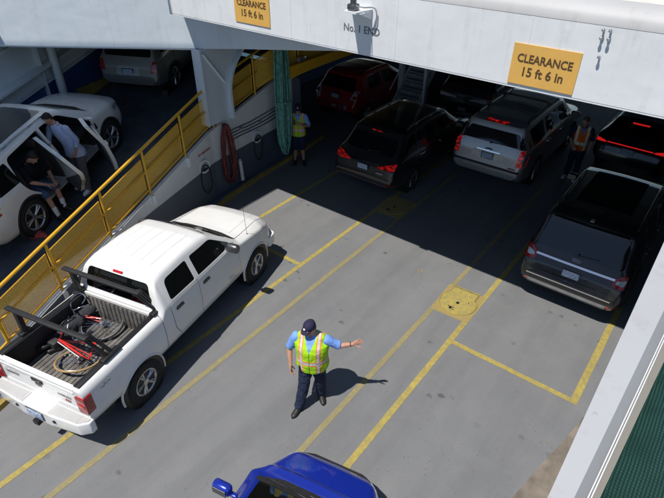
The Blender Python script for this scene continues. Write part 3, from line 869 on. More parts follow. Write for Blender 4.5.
        for a, b in zip(vt, vt[1:]):
            bm.faces.new((a[0], a[2], b[2], b[0])); bm.faces.new((a[1], b[1], b[3], a[3])); bm.faces.new((a[2], a[3], b[3], b[2])); bm.faces.new((a[0], b[0], b[1], a[1]))
        for e in (vt[0], vt[-1]): bm.faces.new((e[0], e[1], e[3], e[2]))
        obj('cap_peak', bm, M[outfit['cap']], c, 50)
        bm = B(); ball(bm, H(.088, 0, .070), .021, (1, 1, 1)); lg = obj('cap_badge', bm, M['sock'], c, 60)
    return t, H, J

def standing(dx=.1, **k):
    J = dict(shL=(.205, 0, 1.455), shR=(-.205, 0, 1.455), elL=(.27, .02, 1.16), elR=(-.27, .02, 1.16), wrL=(.28, -.05, .92), wrR=(-.28, -.05, .92),
             hfL=(.0, -.15, -1), hfR=(0, -.15, -1), hpL=(-1, 0, 0), hpR=(1, 0, 0), hipL=(.092, 0, .92), hipR=(-.092, 0, .92), knL=(dx, -.01, .50), knR=(-dx, -.01, .50),
             anL=(dx + .01, .02, .085), anR=(-dx - .01, .02, .085), head=(0, -.025, 1.695), look=(0, -1, -.1))
    J.update(k); return J

# ------------------------------------------------------------------ camera, light, sky
def make_camera():
    yaw, pit, rol, f = -.6557788, .6191298, .0050691, 525.0
    cy, sy, cp, sp = math.cos(yaw), math.sin(yaw), math.cos(pit), math.sin(pit)
    fw = V((sy * cp, cy * cp, -sp)); r = V((cy, -sy, 0)); u = r.cross(fw)
    r2 = r * math.cos(rol) + u * math.sin(rol); u2 = -r * math.sin(rol) + u * math.cos(rol)
    c = bpy.data.cameras.new('camera'); o = bpy.data.objects.new('camera', c); COL.objects.link(o)
    c.sensor_width = 36; c.lens = f / 664 * 36; c.clip_start = .05; c.clip_end = 6000
    m = Matrix((r2, u2, -fw)).transposed().to_4x4(); m.translation = (0, 0, 7.0); o.matrix_world = m
    SC.camera = o
make_camera()
SUN = V((-.06, -.485, 1)).normalized()
el = math.asin(SUN.z); az = math.atan2(SUN.x, SUN.y)
w = bpy.data.worlds.new('World'); SC.world = w; w.use_nodes = True
nt = w.node_tree; sky = nt.nodes.new('ShaderNodeTexSky'); sky.sky_type = 'NISHITA'; sky.sun_disc = False
sky.sun_elevation = el; sky.sun_rotation = az; sky.air_density = 1.0; sky.dust_density = .3; sky.ozone_density = 2.5
nt.links.new(sky.outputs[0], nt.nodes['Background'].inputs[0]); nt.nodes['Background'].inputs[1].default_value = .092
sl = bpy.data.lights.new('sun', 'SUN'); sl.energy = 5.0; sl.angle = R(.5); sl.color = (1, .955, .89)
so = bpy.data.objects.new('sun', sl); COL.objects.link(so); so.rotation_euler = (-SUN).to_track_quat('-Z', 'Y').to_euler()
SC.view_settings.view_transform = 'Standard'; SC.view_settings.look = 'None'; SC.view_settings.exposure = 0
SC.cycles.max_bounces = 8; SC.cycles.transparent_max_bounces = 16; SC.cycles.caustics_reflective = False; SC.cycles.caustics_refractive = False

# ------------------------------------------------------------------ setting
def struct(o, kind='structure'): o['kind'] = kind; return o
def wx(y):                               # inner ramp wall, seen in plan
    return -7.7 - .304 * (y - .9) if y <= 7.8 else -9.8 - .11 * (y - 7.8)
def rz_(y):                              # height of the side ramp
    return max(.0, min(2.52, 1.15 + .2 * (y - 4.44)))
def ox(y): return -14.75 - .33 * (min(y, 11.3) - 8.05)
struct(sheet('sea', [(-3000, -3000), (3000, -3000), (3000, 3000), (-3000, 3000)], -4.0, M['water']))
bm = B(); box(bm, (-3.5, 11, -.25), (25, 40, .5)); struct(obj('car_deck', bm, M['deck']))
struct(sheet('dusty_strip', [(-.55, 4.1), (-.404, 4.632), (-.247, 5.487), (-.14, 5.95), (-.02, 6.666), (.02, 7.6), (.5, 8.2), (1.4, 8.2), (1.4, 3.6)], .004, M['rust']))
# painted lane lines
def line(x0, y0, x1, y1, w=.105, m='line', nm='lane_line'):
    d = V((x1 - x0, y1 - y0, 0)); n_ = V((-d.y, d.x, 0)).normalized() * w / 2; a = V((x0, y0, .005)); b = V((x1, y1, .005))
    k = max(2, int(d.length / .25)); bm = B(); L_, Rr = [], []
    for i in range(k + 1):
        p = a.lerp(b, i / k); j = n_ * (1 + .10 * noise.noise(p * 3.1)); L_.append(bm.verts.new(p + j)); Rr.append(bm.verts.new(p - n_ * (1 + .10 * noise.noise(p * 2.7 + V((9, 9, 0))))))
    for i in range(k): bm.faces.new((L_[i], L_[i + 1], Rr[i + 1], Rr[i]))
    return struct(obj(nm, bm, M[m]))
line(-8.25, 1.5, -8.25, 24); line(-6.155, -3, -6.155, 24, .10); line(-5.46, -3, -5.46, 24, .10, 'linefaded')
line(-3.185, -3, -3.185, 24, .10, 'linefaded'); line(-2.49, -3, -2.49, 24, .105); line(-.245, 6.77, -.245, 24, .115)
line(-2.435, 6.82, -.305, 6.82, .10, nm='stall_line'); line(-7.2, 6.88, -6.21, 6.88, .10, nm='stall_line')
# kerb along the side wall
KP = [(-6.9, -.9), (-7.42, .98), (-9.48, 7.87), (-9.67, 9.3), (-9.83, 11.1), (-10.02, 12.6)]
def ribbon(nm, pts, dx, z0, z1, m, parent=None):
    bm = B(); rows = []
    for x, y in pts: rows.append([bm.verts.new(p) for p in ((x, y, z0), (x - .02, y, z1), (x - dx, y, z1), (x - dx, y, z0))])
    for a, b in zip(rows, rows[1:]):
        for j in range(3): bm.faces.new((a[j], a[j + 1], b[j + 1], b[j]))
    bm.faces.new(rows[0]); bm.faces.new(rows[-1][::-1])
    return obj(nm, bm, m, parent)
struct(ribbon('kerb', KP, .12, 0, .085, M['kerby']))
struct(ribbon('walkway', [(x - .12, y) for x, y in KP], .5, 0, .06, M['dado']))

# ramp, its wall, the side deck
ys = list(np.linspace(-1.3, 7.8, 14)) + [8.4, 9.2, 10.2, 11.29]
bm = B(); a = [bm.verts.new((wx(y) - .05, y, rz_(y))) for y in ys]; b = [bm.verts.new((ox(y), y, rz_(y))) for y in ys]
for i in range(len(ys) - 1): bm.faces.new((a[i], a[i + 1], b[i + 1], b[i]))
struct(obj('side_ramp', bm, M['rampfloor']))
bm = B(); prism(bm, [(-9.45, 11.29), (-9.35, 30), (-16.2, 30), (-16.2, 11.29)], 'z', 2.63, 2.74); struct(obj('side_deck', bm, M['rampfloor']))
wall = thing('ramp_wall', 'white steel wall under the sloping yellow railing with dark grey lower band', 'wall')
bm = B(); YS = [y for y in ys if y <= 11.3]
r0 = [[bm.verts.new(p) for p in ((wx(y), y, 0), (wx(y), y, rz_(y) + .015), (wx(y) - .10, y, rz_(y) + .015), (wx(y) - .10, y, 0))] for y in YS]
for p, q in zip(r0, r0[1:]):
    for j in range(3): bm.faces.new((p[j], p[j + 1], q[j + 1], q[j]))
bm.faces.new(r0[-1])
obj('wall_plate', bm, M['whiteold'], wall)
bm = B(); rows = [(bm.verts.new((wx(y) + .006, y, .06)), bm.verts.new((wx(y) + .006, y, min(1.02, rz_(y))))) for y in YS if rz_(y) > .1]
for p, q in zip(rows, rows[1:]): bm.faces.new((p[0], q[0], q[1], p[1]))
obj('dado_band', bm, M['dado'], wall)
for y in (2.82, 4.18, 5.46, 6.8):
    bm = B(); x = wx(y); box(bm, (x + .025, y, rz_(y) - .11), (.05, .085, .24), bev=.012); obj('post_stub', bm, M['whiteold'], wall, 40)
for z in (1.62, 1.53, 1.44, 1.35):                         # cables clipped along the wall
    bm = B(); pts = [(wx(y) + .02 + .004 * math.sin(y * 9), y, z + .02 * math.sin(y * 3 + z * 5)) for y in np.linspace(8.45, 10.5, 14)]; tube(bm, pts, .011, 6); obj('wall_cable', bm, M['ropeblack'], wall, 60)
for y, z in ((8.9, 1.56), (9.7, 1.5), (10.3, 1.55)):
    bm = B(); box(bm, (wx(y) + .02, y, z), (.03, .12, .05), bev=.008); obj('cable_clip', bm, M['rust'], wall)
text('wall_lettering', 'NO SMOKING', .085, M['redtext'], (wx(7.45) + .004, 7.45, 1.47), (R(90), 0, R(106.9)), wall, .001)

# pillar with its flared haunch
pil = thing('pillar', 'pale steel pillar flaring outward into the overhead side girder', 'pillar')
ang = math.atan2(-.11, 1)
def pw(u, z, d=0):                                             # point on the pillar face: u metres along the wall from y=8.05
    return (wx(8.05) - .02 - .11 * u + d, 8.05 + u, z)
out = [(-.28, 2.0), (.52, 1.95), (.50, 2.6), (.56, 2.95), (.78, 3.3), (1.15, 3.62), (1.35, 3.80), (-.28, 3.78)]
bm = B()
fa = [bm.verts.new(pw(u, z, .05)) for u, z in out]; fb = [bm.verts.new(pw(u, z, -.05)) for u, z in out]
bm.faces.new(fa); bm.faces.new(fb[::-1])
for i in range(len(out)): bm.faces.new((fa[i], fa[(i + 1) % len(out)], fb[(i + 1) % len(out)], fb[i]))
obj('web_plate', bm, M['shipgrey'], pil)
edge = cr([pw(u, z) for u, z in ((.52, 1.95), (.50, 2.6), (.57, 2.95), (.80, 3.3), (1.17, 3.62), (1.37, 3.82))], 5)
bm = B(); ed = [[bm.verts.new(p + V((dx, 0, dz))) for dx, dz in ((-.16, 0), (.16, 0), (.16, .02), (-.16, .02))] for p in edge]
for i in range(len(ed)):
    p = edge[i]; d = (edge[min(i + 1, len(edge) - 1)] - edge[max(i - 1, 0)]).normalized(); nn = V((0, d.z, -d.y)) * .06
    ed[i][2].co = p + V((.16, 0, 0)) + nn; ed[i][3].co = p + V((-.16, 0, 0)) + nn
for p, q in zip(ed, ed[1:]):
    for j in range(4): bm.faces.new((p[j], p[(j + 1) % 4], q[(j + 1) % 4], q[j]))
bm.faces.new(ed[0]); bm.faces.new(ed[-1])
obj('flange', bm, M['shipgrey'], pil, 50)
bm = B(); tube(bm, [pw(-.2, 3.7, .07), pw(.42, 2.9, .07)], .035, 4); obj('stiffener', bm, M['shipgrey'], pil)
bm = B(); p = [pw(-.28, 2.0, 0), pw(-.28, 3.8, 0)]; box(bm, pw(-.28, 2.9, -.05), (.28, .04, 1.8)); obj('back_flange', bm, M['shipgrey'], pil)

# railings
def railing(nm, label, ylist, fx, fz, y_ends, gx=.0):
    t = thing(nm, label, 'railing', group=None)
    P = lambda y, h, d=0: V((fx(y) - .06 + d, y, fz(y) + h))
    yy = np.linspace(y_ends[0], y_ends[1], 18)
    for y in ylist:
        bm = B(); tube(bm, [P(y, -.05), P(y, 1.02)], .028, 8); obj('post', bm, M['yellow'], t, 50)
    for h, r in ((.55, .022), (.13, .020)):
        bm = B(); tube(bm, [P(y, h) for y in yy], r, 8); obj('rail', bm, M['yellow'], t, 50)
    pts = [P(y, 1.05) for y in yy]
    if y_ends[2]: pts += [P(y_ends[1] + .10, 1.03), P(y_ends[1] + .16, .94), P(y_ends[1] + .17, .3), P(y_ends[1] + .17, -.05)]
    bm = B(); tube(bm, pts, .032, 10); obj('top_rail', bm, M['yellow'], t, 50)
    for a, b in zip(ylist, ylist[1:]):
        a2, b2 = a + .05, b - .05
        bm = B(); vs = [bm.verts.new(P(a2, .10, -.045)), bm.verts.new(P(b2, .10, -.045)), bm.verts.new(P(b2, .84, -.045)), bm.verts.new(P(a2, .84, -.045))]; bm.faces.new(vs)
        o = obj('mesh_panel', bm, M['mesh'], t); ln = b2 - a2; add_uv_strip(o, [(0, 0), (ln, 0), (ln, .74), (0, .74)])
        bm = B()
        for p, q in ((P(a2, .10, -.045), P(b2, .10, -.045)), (P(b2, .10, -.045), P(b2, .84, -.045)), (P(b2, .84, -.045), P(a2, .84, -.045)), (P(a2, .84, -.045), P(a2, .10, -.045))): tube(bm, [p, q], .012, 4)
        obj('panel_frame', bm, M['yellow'], t)
    return t
railing('railing', 'long yellow mesh-panel railing climbing the ramp beside the white pickup', [1.62, 2.82, 4.18, 5.46, 6.8, 8.0], wx, rz_, (1.0, 8.0, True))
railing('railing', 'shaded yellow mesh-panel railing beyond the pillar behind the green rope', [8.75, 9.68, 10.9, 12.3, 13.8, 15.4], lambda y: wx(y) if y < 10.4 else -9.5, lambda y: rz_(y) if y < 10.4 else 2.76, (8.75, 15.4, False))
eb = thing('edge_beam', 'yellow beam along the edge of the upper side deck above the red car', 'beam')
bm = B(); rows = []
for y in np.linspace(10.4, 24, 40):
    rows.append([bm.verts.new(p) for p in ((-9.40, y, 2.90), (-9.40, y, 2.645 - .10 * math.exp(-(y - 10.2) / .5)), (-9.44, y, 2.62), (-9.47, y, 2.91))])
for p, q in zip(rows, rows[1:]):
    for j in range(4): bm.faces.new((p[j], p[(j + 1) % 4], q[(j + 1) % 4], q[j]))
bm.faces.new(rows[0]); bm.faces.new(rows[-1]); obj('beam_plate', bm, M['yellow'], eb)
bm = B(); box(bm, (-9.46, 10.9, 2.99), (.14, .30, .12), bev=.04); obj('lamp_box', bm, M['alloy'], eb, 40)

# overhead girders and decks
gird = thing('overhead_girder', 'white sunlit cross girder carrying the clearance signs over the deck', 'girder')
bm = B(); prism(bm, [(6.80, 4.79), (6.80, 5.635), (6.92, 5.635), (6.92, 4.79)], 'x', -9.27, 8); obj('girder_plate', bm, M['white'], gird)
bm = B(); prism(bm, [(6.798, 5.64), (6.81, 5.72), (6.86, 5.79), (6.95, 5.83), (7.25, 5.84), (7.25, 5.64)], 'x', -9.27, 8); obj('coaming', bm, M['coam'], gird, 60)
bm = B(); prism(bm, [(6.804, 4.765), (6.804, 4.788), (6.95, 4.788), (6.95, 4.765)], 'x', -9.27, 8); obj('bottom_flange', bm, M['white'], gird)
for x, z in ((-1.39, 5.58), (-1.315, 5.58), (-1.39, 5.49), (-1.31, 5.49), (-1.355, 5.29)):
    bm = B(); cyl(bm, (x, 6.80, z + .02), (x, 6.745, z + .025), .012, 8); ball(bm, (x, 6.742, z + .025), .02); obj('hook', bm, M['chrome'], gird, 50)
for x in (-8.2, -6.1, -4.1, -2.2, -.3):                   # weld seams of the plates
    bm = B(); box(bm, (x, 6.798, 5.21), (.012, .006, .84), bev=.002); obj('weld_seam', bm, M['white'], gird)
def sign(label, x0, x1, z0, z1, group):
    t = thing('clearance_sign', label, 'sign', ((x0 + x1) / 2, 6.79, (z0 + z1) / 2), group=group)
    bm = B(); box(bm, (0, 0, 0), (x1 - x0, .012, z1 - z0), bev=.002); obj('sign_plate', bm, M['sign'], t)
    text('sign_lettering', 'CLEARANCE', .138, M['signtext'], (0, -.008, .075), (R(90), 0, 0), t, .0032, .002, .88)
    text('sign_lettering', '15 ft 6 in', .155, M['signtext'], (0, -.008, -.085), (R(90), 0, 0), t, .0030, .002, .95)
sign('orange 15 ft 6 in clearance sign hanging above the silver and dark cars', -2.365, -1.54, 4.82, 5.315, 'clearance signs on the girder')
sign('orange 15 ft 6 in clearance sign nearest the left end of the girder', -7.39, -6.56, 4.89, 5.385, 'clearance signs on the girder')
t = tag(text('end_lettering', 'No. 1 END', .15, M['greytext'], (-4.70, 6.796, 5.125), (R(90), 0, 0), None, .0015, .002, .95), 'dark grey lettering reading No. 1 END on the white girder', 'lettering')
t = thing('lamp_bracket', 'small white bracket with a lamp fitting above the No. 1 END lettering', 'bracket', (-4.65, 6.79, 5.42))
bm = B(); prism(bm, [(-.24, .0), (.14, -.0), (.09, -.34), (-.12, -.34)], 'z', -.012, .012); obj('shelf', bm, M['white'], t)
bm = B(); prism(bm, [(0, -.012), (-.30, -.012), (0, -.13)], 'x', .115, .13); obj('gusset', bm, M['white'], t)
bm = B(); box(bm, (-.03, -.24, .06), (.14, .13, .09), bev=.02); cyl(bm, (-.03, -.24, .09), (-.03, -.24, .17), .045, 14); obj('lamp_housing', bm, M['alloydark'], t, 40)
bm = B(); tube(bm, cr([(.0, -.3, .1), (.10, -.2, .06), (.21, -.05, .04), (.23, -.02, -.12), (.19, -.015, -.26), (.12, -.012, -.30)], 6), .010, 6); obj('cable', bm, M['alloy'], t, 60)

bm = B(); prism(bm, [(-9.95, 6.93), (8, 6.93), (8, 30), (-16.5, 30), (-16.5, 3.5), (-13.65, 5.40), (-11.76, 6.75), (-10.25, 7.80)], 'z', 5.06, 5.635); struct(obj('roof_slab', bm, M['bulk']))
bm = B(); prism(bm, [(-9.27, 7.26), (8, 7.26), (8, 30), (-9.27, 30)], 'z', 5.64, 5.80); struct(obj('upper_deck', bm, M['beige']))
sg_ = thing('side_girder', 'pale blue grey girder spanning the side ramp at upper left', 'girder')
bm = B()
pl_ = [(-16.5, 3.18, 3.80), (-13.635, 5.226, 3.79), (-11.746, 6.573, 3.785), (-9.95, 7.86, 3.78)]
rows = [[bm.verts.new(p) for p in ((x, y, z), (x, y, 6.9), (x - .08, y + .10, 6.9), (x - .08, y + .10, z))] for x, y, z in pl_]
for p, q in zip(rows, rows[1:]):
    for j in range(4): bm.faces.new((p[j], p[(j + 1) % 4], q[(j + 1) % 4], q[j]))
bm.faces.new(rows[0]); bm.faces.new(rows[-1]); obj('girder_plate', bm, M['shipgrey'], sg_, 40)
bm = B(); hp = [(-9.95, 7.86, 3.78), (-8.9, 8.10, 3.90), (-7.0, 8.20, 4.16), (-5.0, 8.22, 4.47), (-3.2, 8.22, 4.78)]
rows = [[bm.verts.new(p) for p in ((x, y, z), (x, y, 5.0), (x, y + .1, 5.0), (x, y + .1, z))] for x, y, z in hp]
for p, q in zip(rows, rows[1:]):
    for j in range(4): bm.faces.new((p[j], p[(j + 1) % 4], q[(j + 1) % 4], q[j]))
bm.faces.new(rows[0]); bm.faces.new(rows[-1]); obj('haunch', bm, M['shipgrey'], sg_, 40)
bm = B(); tube(bm, [(x + .01, y - .02, z) for x, y, z in pl_], .022, 8); obj('edge_lip', bm, M['white'], sg_, 50)
bm = B(); prism(bm, [(-9.62, -11), (-9.62, 3.9), (-10.44, 3.885), (-12.24, 2.60), (-14.12, 1.255), (-17, -.80), (-21, -3.65), (-21, -11)], 'z', 12.0, 12.03); struct(obj('overhang_deck', bm, M['bulk']))  # unseen slab added high up to shade the ramp, outline shaped by its shadow

# outer hull wall on the left
hull = thing('hull_wall', 'shaded outer hull wall with horizontal ledges behind the parked white car', 'wall')
Yh = [-1.3, 2, 5, 8, 11.2, 20, 30]; ht = lambda y: rz_(y)
hx = lambda y: ox(y) - .25
def strip(nm, z0, z1, d, m):
    bm = B(); rows = [[bm.verts.new(p) for p in ((hx(y), y, ht(y) + z0), (hx(y) + d, y, ht(y) + z0), (hx(y) + d, y, ht(y) + z1), (hx(y), y, ht(y) + z1))] for y in Yh]
    for p, q in zip(rows, rows[1:]):
        for j in range(4): bm.faces.new((p[j], p[(j + 1) % 4], q[(j + 1) % 4], q[j]))
    bm.faces.new(rows[0]); bm.faces.new(rows[-1])
    return obj(nm, bm, m, hull)
strip('wall_plate', -.2, 5.2, .02, M['whiteold']); strip('dado_band', 0, .95, .03, M['dadoblue'])
strip('ledge', 1.42, 1.48, .36, M['whiteold']); strip('ledge', .98, 1.03, .14, M['whiteold']); strip('ledge', 2.2, 2.26, .2, M['whiteold'])
for y in (2.2, 6.6, 10.2):
    bm = B(); cyl(bm, (hx(y) + .34, y, ht(y)), (hx(y) + .34, y, ht(y) + 4), .11, 18); obj('frame_post', bm, M['whiteold'], hull, 50)
    bm = B(); box(bm, (hx(y) + .15, y - .34, ht(y) + 2), (.26, .05, 4)); obj('frame_rib', bm, M['whiteold'], hull)
struct(ribbon('ramp_kerb', [(ox(y) + .12, y) for y in ()] or [(-14.65, 7.2), (-14.95, 8.6), (-15.3, 9.6)], .14, 1.5, 2.05, M['kerby']))

# inside: light-blocking side wall, blue side wall, stair
bm = B(); box(bm, (1.55, 20, 2.4), (.1, 27, 4.8)); tag(obj('bulkhead', bm, M['bulk']), 'dark side wall to the right of the parked cars', 'wall')  # hidden from the camera, added to keep light out on the right
t = thing('lower_hull_wall', 'blue painted hull wall below the yellow beam left of the red car', 'wall')
bm = B(); box(bm, (-14.3, 21, .7), (.1, 19.4, 1.4)); obj('wall_plate', bm, M['dadoblue'], t)
bm = B(); box(bm, (-14.22, 21, .4), (.12, 19.4, .8)); obj('wall_step', bm, M['dadoblue'], t)
bm = B(); box(bm, (-12.2, 11.32, 1.14), (4.6, .05, 2.28)); tag(obj('ramp_end_wall', bm, M['dado']), 'grey end wall under the raised side ramp', 'wall')

t = thing('stairway', 'steep grey steel stairway between white posts behind the black car', 'stairs', (-8.95, 15.45, 0))
for i in range(20):
    bm = B(); box(bm, (0, i * .235 + .12, i * .225 + .2), (.86, .25, .05), bev=.008); box(bm, (0, i * .235 + .24, i * .225 + .29), (.86, .015, .14)); obj('step', bm, M['stairstep'], t)
for sg in (-1, 1):
    bm = B(); prism(bm, [(0, .02), (0, .22), (4.7, 4.72), (4.7, 4.5)], 'x', sg * .47 - .02, sg * .47 + .02); obj('stringer', bm, M['whiteold'], t)
    if sg < 0: bm = B(); tube(bm, [(sg * .45, 0, .95), (sg * .45, 3.9, 4.68)], .02, 8); obj('handrail', bm, M['whiteold'], t, 50)
bm = B(); box(bm, (0, 2.6, 1.0), (.9, .04, 2.0)); obj('back_plate', bm, M['bulk'], t)
for nm, x, y, w_ in (('white steel post at the left side of the stairway', -9.50, 16.35, .17), ('thin white steel post at the right side of the stairway', -8.42, 16.15, .10)):
    bm = B(); box(bm, (0, 0, 2.5), (w_, .2, 5.0), bev=.02); box(bm, (0, 0, .1), (w_ + .1, .3, .2), bev=.02); o = tag(obj('stair_post', bm, M['whiteold']), nm, 'post'); o.location = (x, y, 0)

# rail cap beside the viewer and the green netting beyond it
cap = thing('bulwark_rail', 'white painted bulwark rail running along the right edge', 'rail')
ya_, yb_ = .2, 4.6
f1 = lambda y: .047 + .039 * (y - .886); f2 = lambda y: .073 + .0445 * (y - .905); f3 = lambda y: .096 + .056 * (y - .922)
def cap_strip(nm, fa, fb, za, zb_, m, n_=14):
    bm = B(); rows = []
    for y in np.linspace(ya_, yb_, n_): rows.append((bm.verts.new((fa(y), y, za)), bm.verts.new((fb(y), y, zb_)), bm.verts.new((fb(y), y, zb_ - .02)), bm.verts.new((fa(y), y, za - .05))))
    for p, q in zip(rows, rows[1:]):
        for j in range(4): bm.faces.new((p[j], p[(j + 1) % 4], q[(j + 1) % 4], q[j]))
    bm.faces.new(rows[0]); bm.faces.new(rows[-1]); return obj(nm, bm, m, cap)
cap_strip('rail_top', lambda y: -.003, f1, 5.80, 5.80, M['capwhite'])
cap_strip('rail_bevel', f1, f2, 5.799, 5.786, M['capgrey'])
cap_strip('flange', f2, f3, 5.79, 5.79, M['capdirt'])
for dy, mt in ((.004, 'white'), (.010, 'white')):
    bm = B(); tube(bm, [(f2(y) - .004 + dy, y, 5.793) for y in np.linspace(ya_, yb_, 12)], .0022, 6); obj('edge_bead', bm, M[mt], cap, 60)
bm = B(); prism(bm, [(.002, ya_), (.03, ya_), (.03, yb_), (.002, yb_)], 'z', 4.9, 5.745); obj('bulwark_plate', bm, M['white'], cap)
bm = B(); nx, ny = 30, 60; g = []
for j in range(ny + 1):
    y = .0 + 4.8 * j / ny; row = []
    for i in range(nx + 1):
        u = i / nx; x = f3(y) + .001 + 1.1 * u; row.append(bm.verts.new((x, y, 5.775 - .10 * u + .006 * math.sin(x * 40) * math.sin(y * 6) + .012 * noise.noise(V((x * 3, y * 3, 0))))))
    g.append(row)
for j in range(ny):
    for i in range(nx): bm.faces.new((g[j][i], g[j][i + 1], g[j + 1][i + 1], g[j + 1][i]))
tag(obj('netting', bm, M['net'], None, 80), 'dark green woven netting outside the white rail at lower right', 'netting')

# deck hatches
def hatch(x, y, label, faded):
    t = thing('deck_hatch', label, 'hatch', (x, y, 0), R(3), group='round yellow hatches set in the deck')
    bm = B(); box(bm, (0, 0, .003), (.78, .92, .01)); obj('pad', bm, M['hatchpaint'], t)
    pts = [(math.cos(a) * .36, math.sin(a) * .36) for a in np.linspace(R(-222), R(42), 34)] + [(.27, .45), (-.27, .45)]
    bm = B(); prism(bm, pts, 'z', .008, .016); obj('cover', bm, M['line'] if not faded else M['hatchpaint'], t)
    bm = B(); tube(bm, [(p[0] * 1.03, p[1] * 1.03, .014) for p in pts], .009, 6, True); obj('rim', bm, M['line'], t, 60)
    bm = B(); tube(bm, [(p[0] * .965, p[1] * .965, .0155) for p in pts[-4:]], .006, 5); cyl(bm, (0, -.02, .01), (0, -.02, .02), .035, 14); cyl(bm, (.18, .10, .01), (.18, .10, .02), .014, 10); box(bm, (-.07, -.2, .017), (.13, .015, .006)); box(bm, (-.07, -.235, .017), (.05, .05, .006)); box(bm, (-.03, -.255, .017), (.10, .012, .006)); obj('fittings', bm, M['black'], t)
hatch(-2.85, 7.87, 'bright yellow round deck hatch in the sun between two lane lines', False)
hatch(-5.86, 10.27, 'dim yellow round deck hatch in the shade behind the black car', True)
bm = B(); lathe(bm, [(.055, .004), (.055, .012), (.04, .012), (.04, .004)], 'z', 22, (-3.98, 8.31, 0), True); tag(obj('tie_down_ring', bm, M['hatchpaint']), 'small pale ring set in the sunlit deck', 'ring')

# hoses and ropes on the ramp wall
def hank(nm, label, cat, x0, y0, ztop, zbot, half, n_, r, m, seed, spread=.10):
    rnd = random.Random(seed); bm = B()
    for i in range(n_):
        w_ = half * rnd.uniform(.45, 1.0); zb = zbot + rnd.uniform(0, .22) * (ztop - zbot) * (.4 if i else 0); dx = .05 + spread * rnd.random(); sh = rnd.uniform(-.05, .05)
        pts = []
        for k in range(16):
            a = 2 * math.pi * k / 16; c, s_ = math.cos(a), math.sin(a); zz = (ztop + zb) / 2 + c * (ztop - zb) / 2
            ww = w_ * (abs(s_) ** .7) * math.copysign(1, s_) * (.35 + .65 * (1 - (zz - zb) / (ztop - zb)) ** .6)
            pts.append((x0 + dx + rnd.uniform(-.012, .012), y0 + sh + ww + rnd.uniform(-.015, .015), zz))
        tube(bm, cr(pts, 4, True), r, 6, True)
    box(bm, (x0 + .06, y0, ztop - .02), (.16, .05, .04), bev=.01)
    return tag(obj(nm, bm, M[m], None, 60), label, cat)
hank('hose_coil', 'faded red hose hung in long loops on the white wall', 'hose', wx(8.25), 8.25, 1.90, .28, .26, 13, .018, 'hose', 4)
hank('rope_hank', 'thick green mooring rope hanging in a tall hank from the girder', 'rope', -9.62, 10.12, 4.05, .50, .22, 24, .022, 'rope', 9, .20)
bm = B(); tube(bm, [(-9.45 + math.cos(a) * .17, 10.12 + math.sin(a) * .23, 2.05) for a in np.linspace(0, 6.28, 18, endpoint=False)], .018, 6, True); tag(obj('rope_lashing', bm, M['rope'], None, 60), 'turn of rope binding the hanging green hank', 'rope')
def loop(label, y, zt, zb, seed):
    rnd = random.Random(seed); t = thing('cord_loop', label, 'cord', (wx(y) + .02, y, 0), 0, group='black cord loops on the ramp wall')
    bm = B()
    for k in range(3):
        pts = [(.03 + .012 * k, math.sin(a) * (.15 + .01 * k) + rnd.uniform(-.01, .01), (zt + zb) / 2 + math.cos(a) * (zt - zb) / 2 + rnd.uniform(-.015, .015)) for a in np.linspace(0, 2 * math.pi, 16, endpoint=False)]
        tube(bm, cr(pts, 3, True), .009, 6, True)
    obj('cord', bm, M['ropeblack'], t, 60)
    bm = B(); box(bm, (.03, 0, zt - .12), (.05, .17, .045), bev=.01); obj('hook_plate', bm, M['black'], t)
    bm = B(); lathe(bm, [(.13, .012), (.17, .012), (.17, .03), (.13, .03)], 'x', 20, (0, 0, zt - .05), True); obj('backing_ring', bm, M['whiteold'], t, 50)
loop('black cord loop with white backing ring left of the red hose', 7.34, 1.19, .42, 1)
loop('black cord loop hung between the red hose and the green rope', 9.52, 1.14, .42, 2)
bm = B(); cyl(bm, (wx(8.68) + .12, 8.68, .17), (wx(8.68) + .10, 8.66, .74), .052, 18); cyl(bm, (wx(8.68) + .10, 8.66, .74), (wx(8.68) + .10, 8.66, .80), .03, 12); tag(obj('marker_tube', bm, M['pvc'], None, 50), 'white plastic tube standing beside the red hose', 'tube')

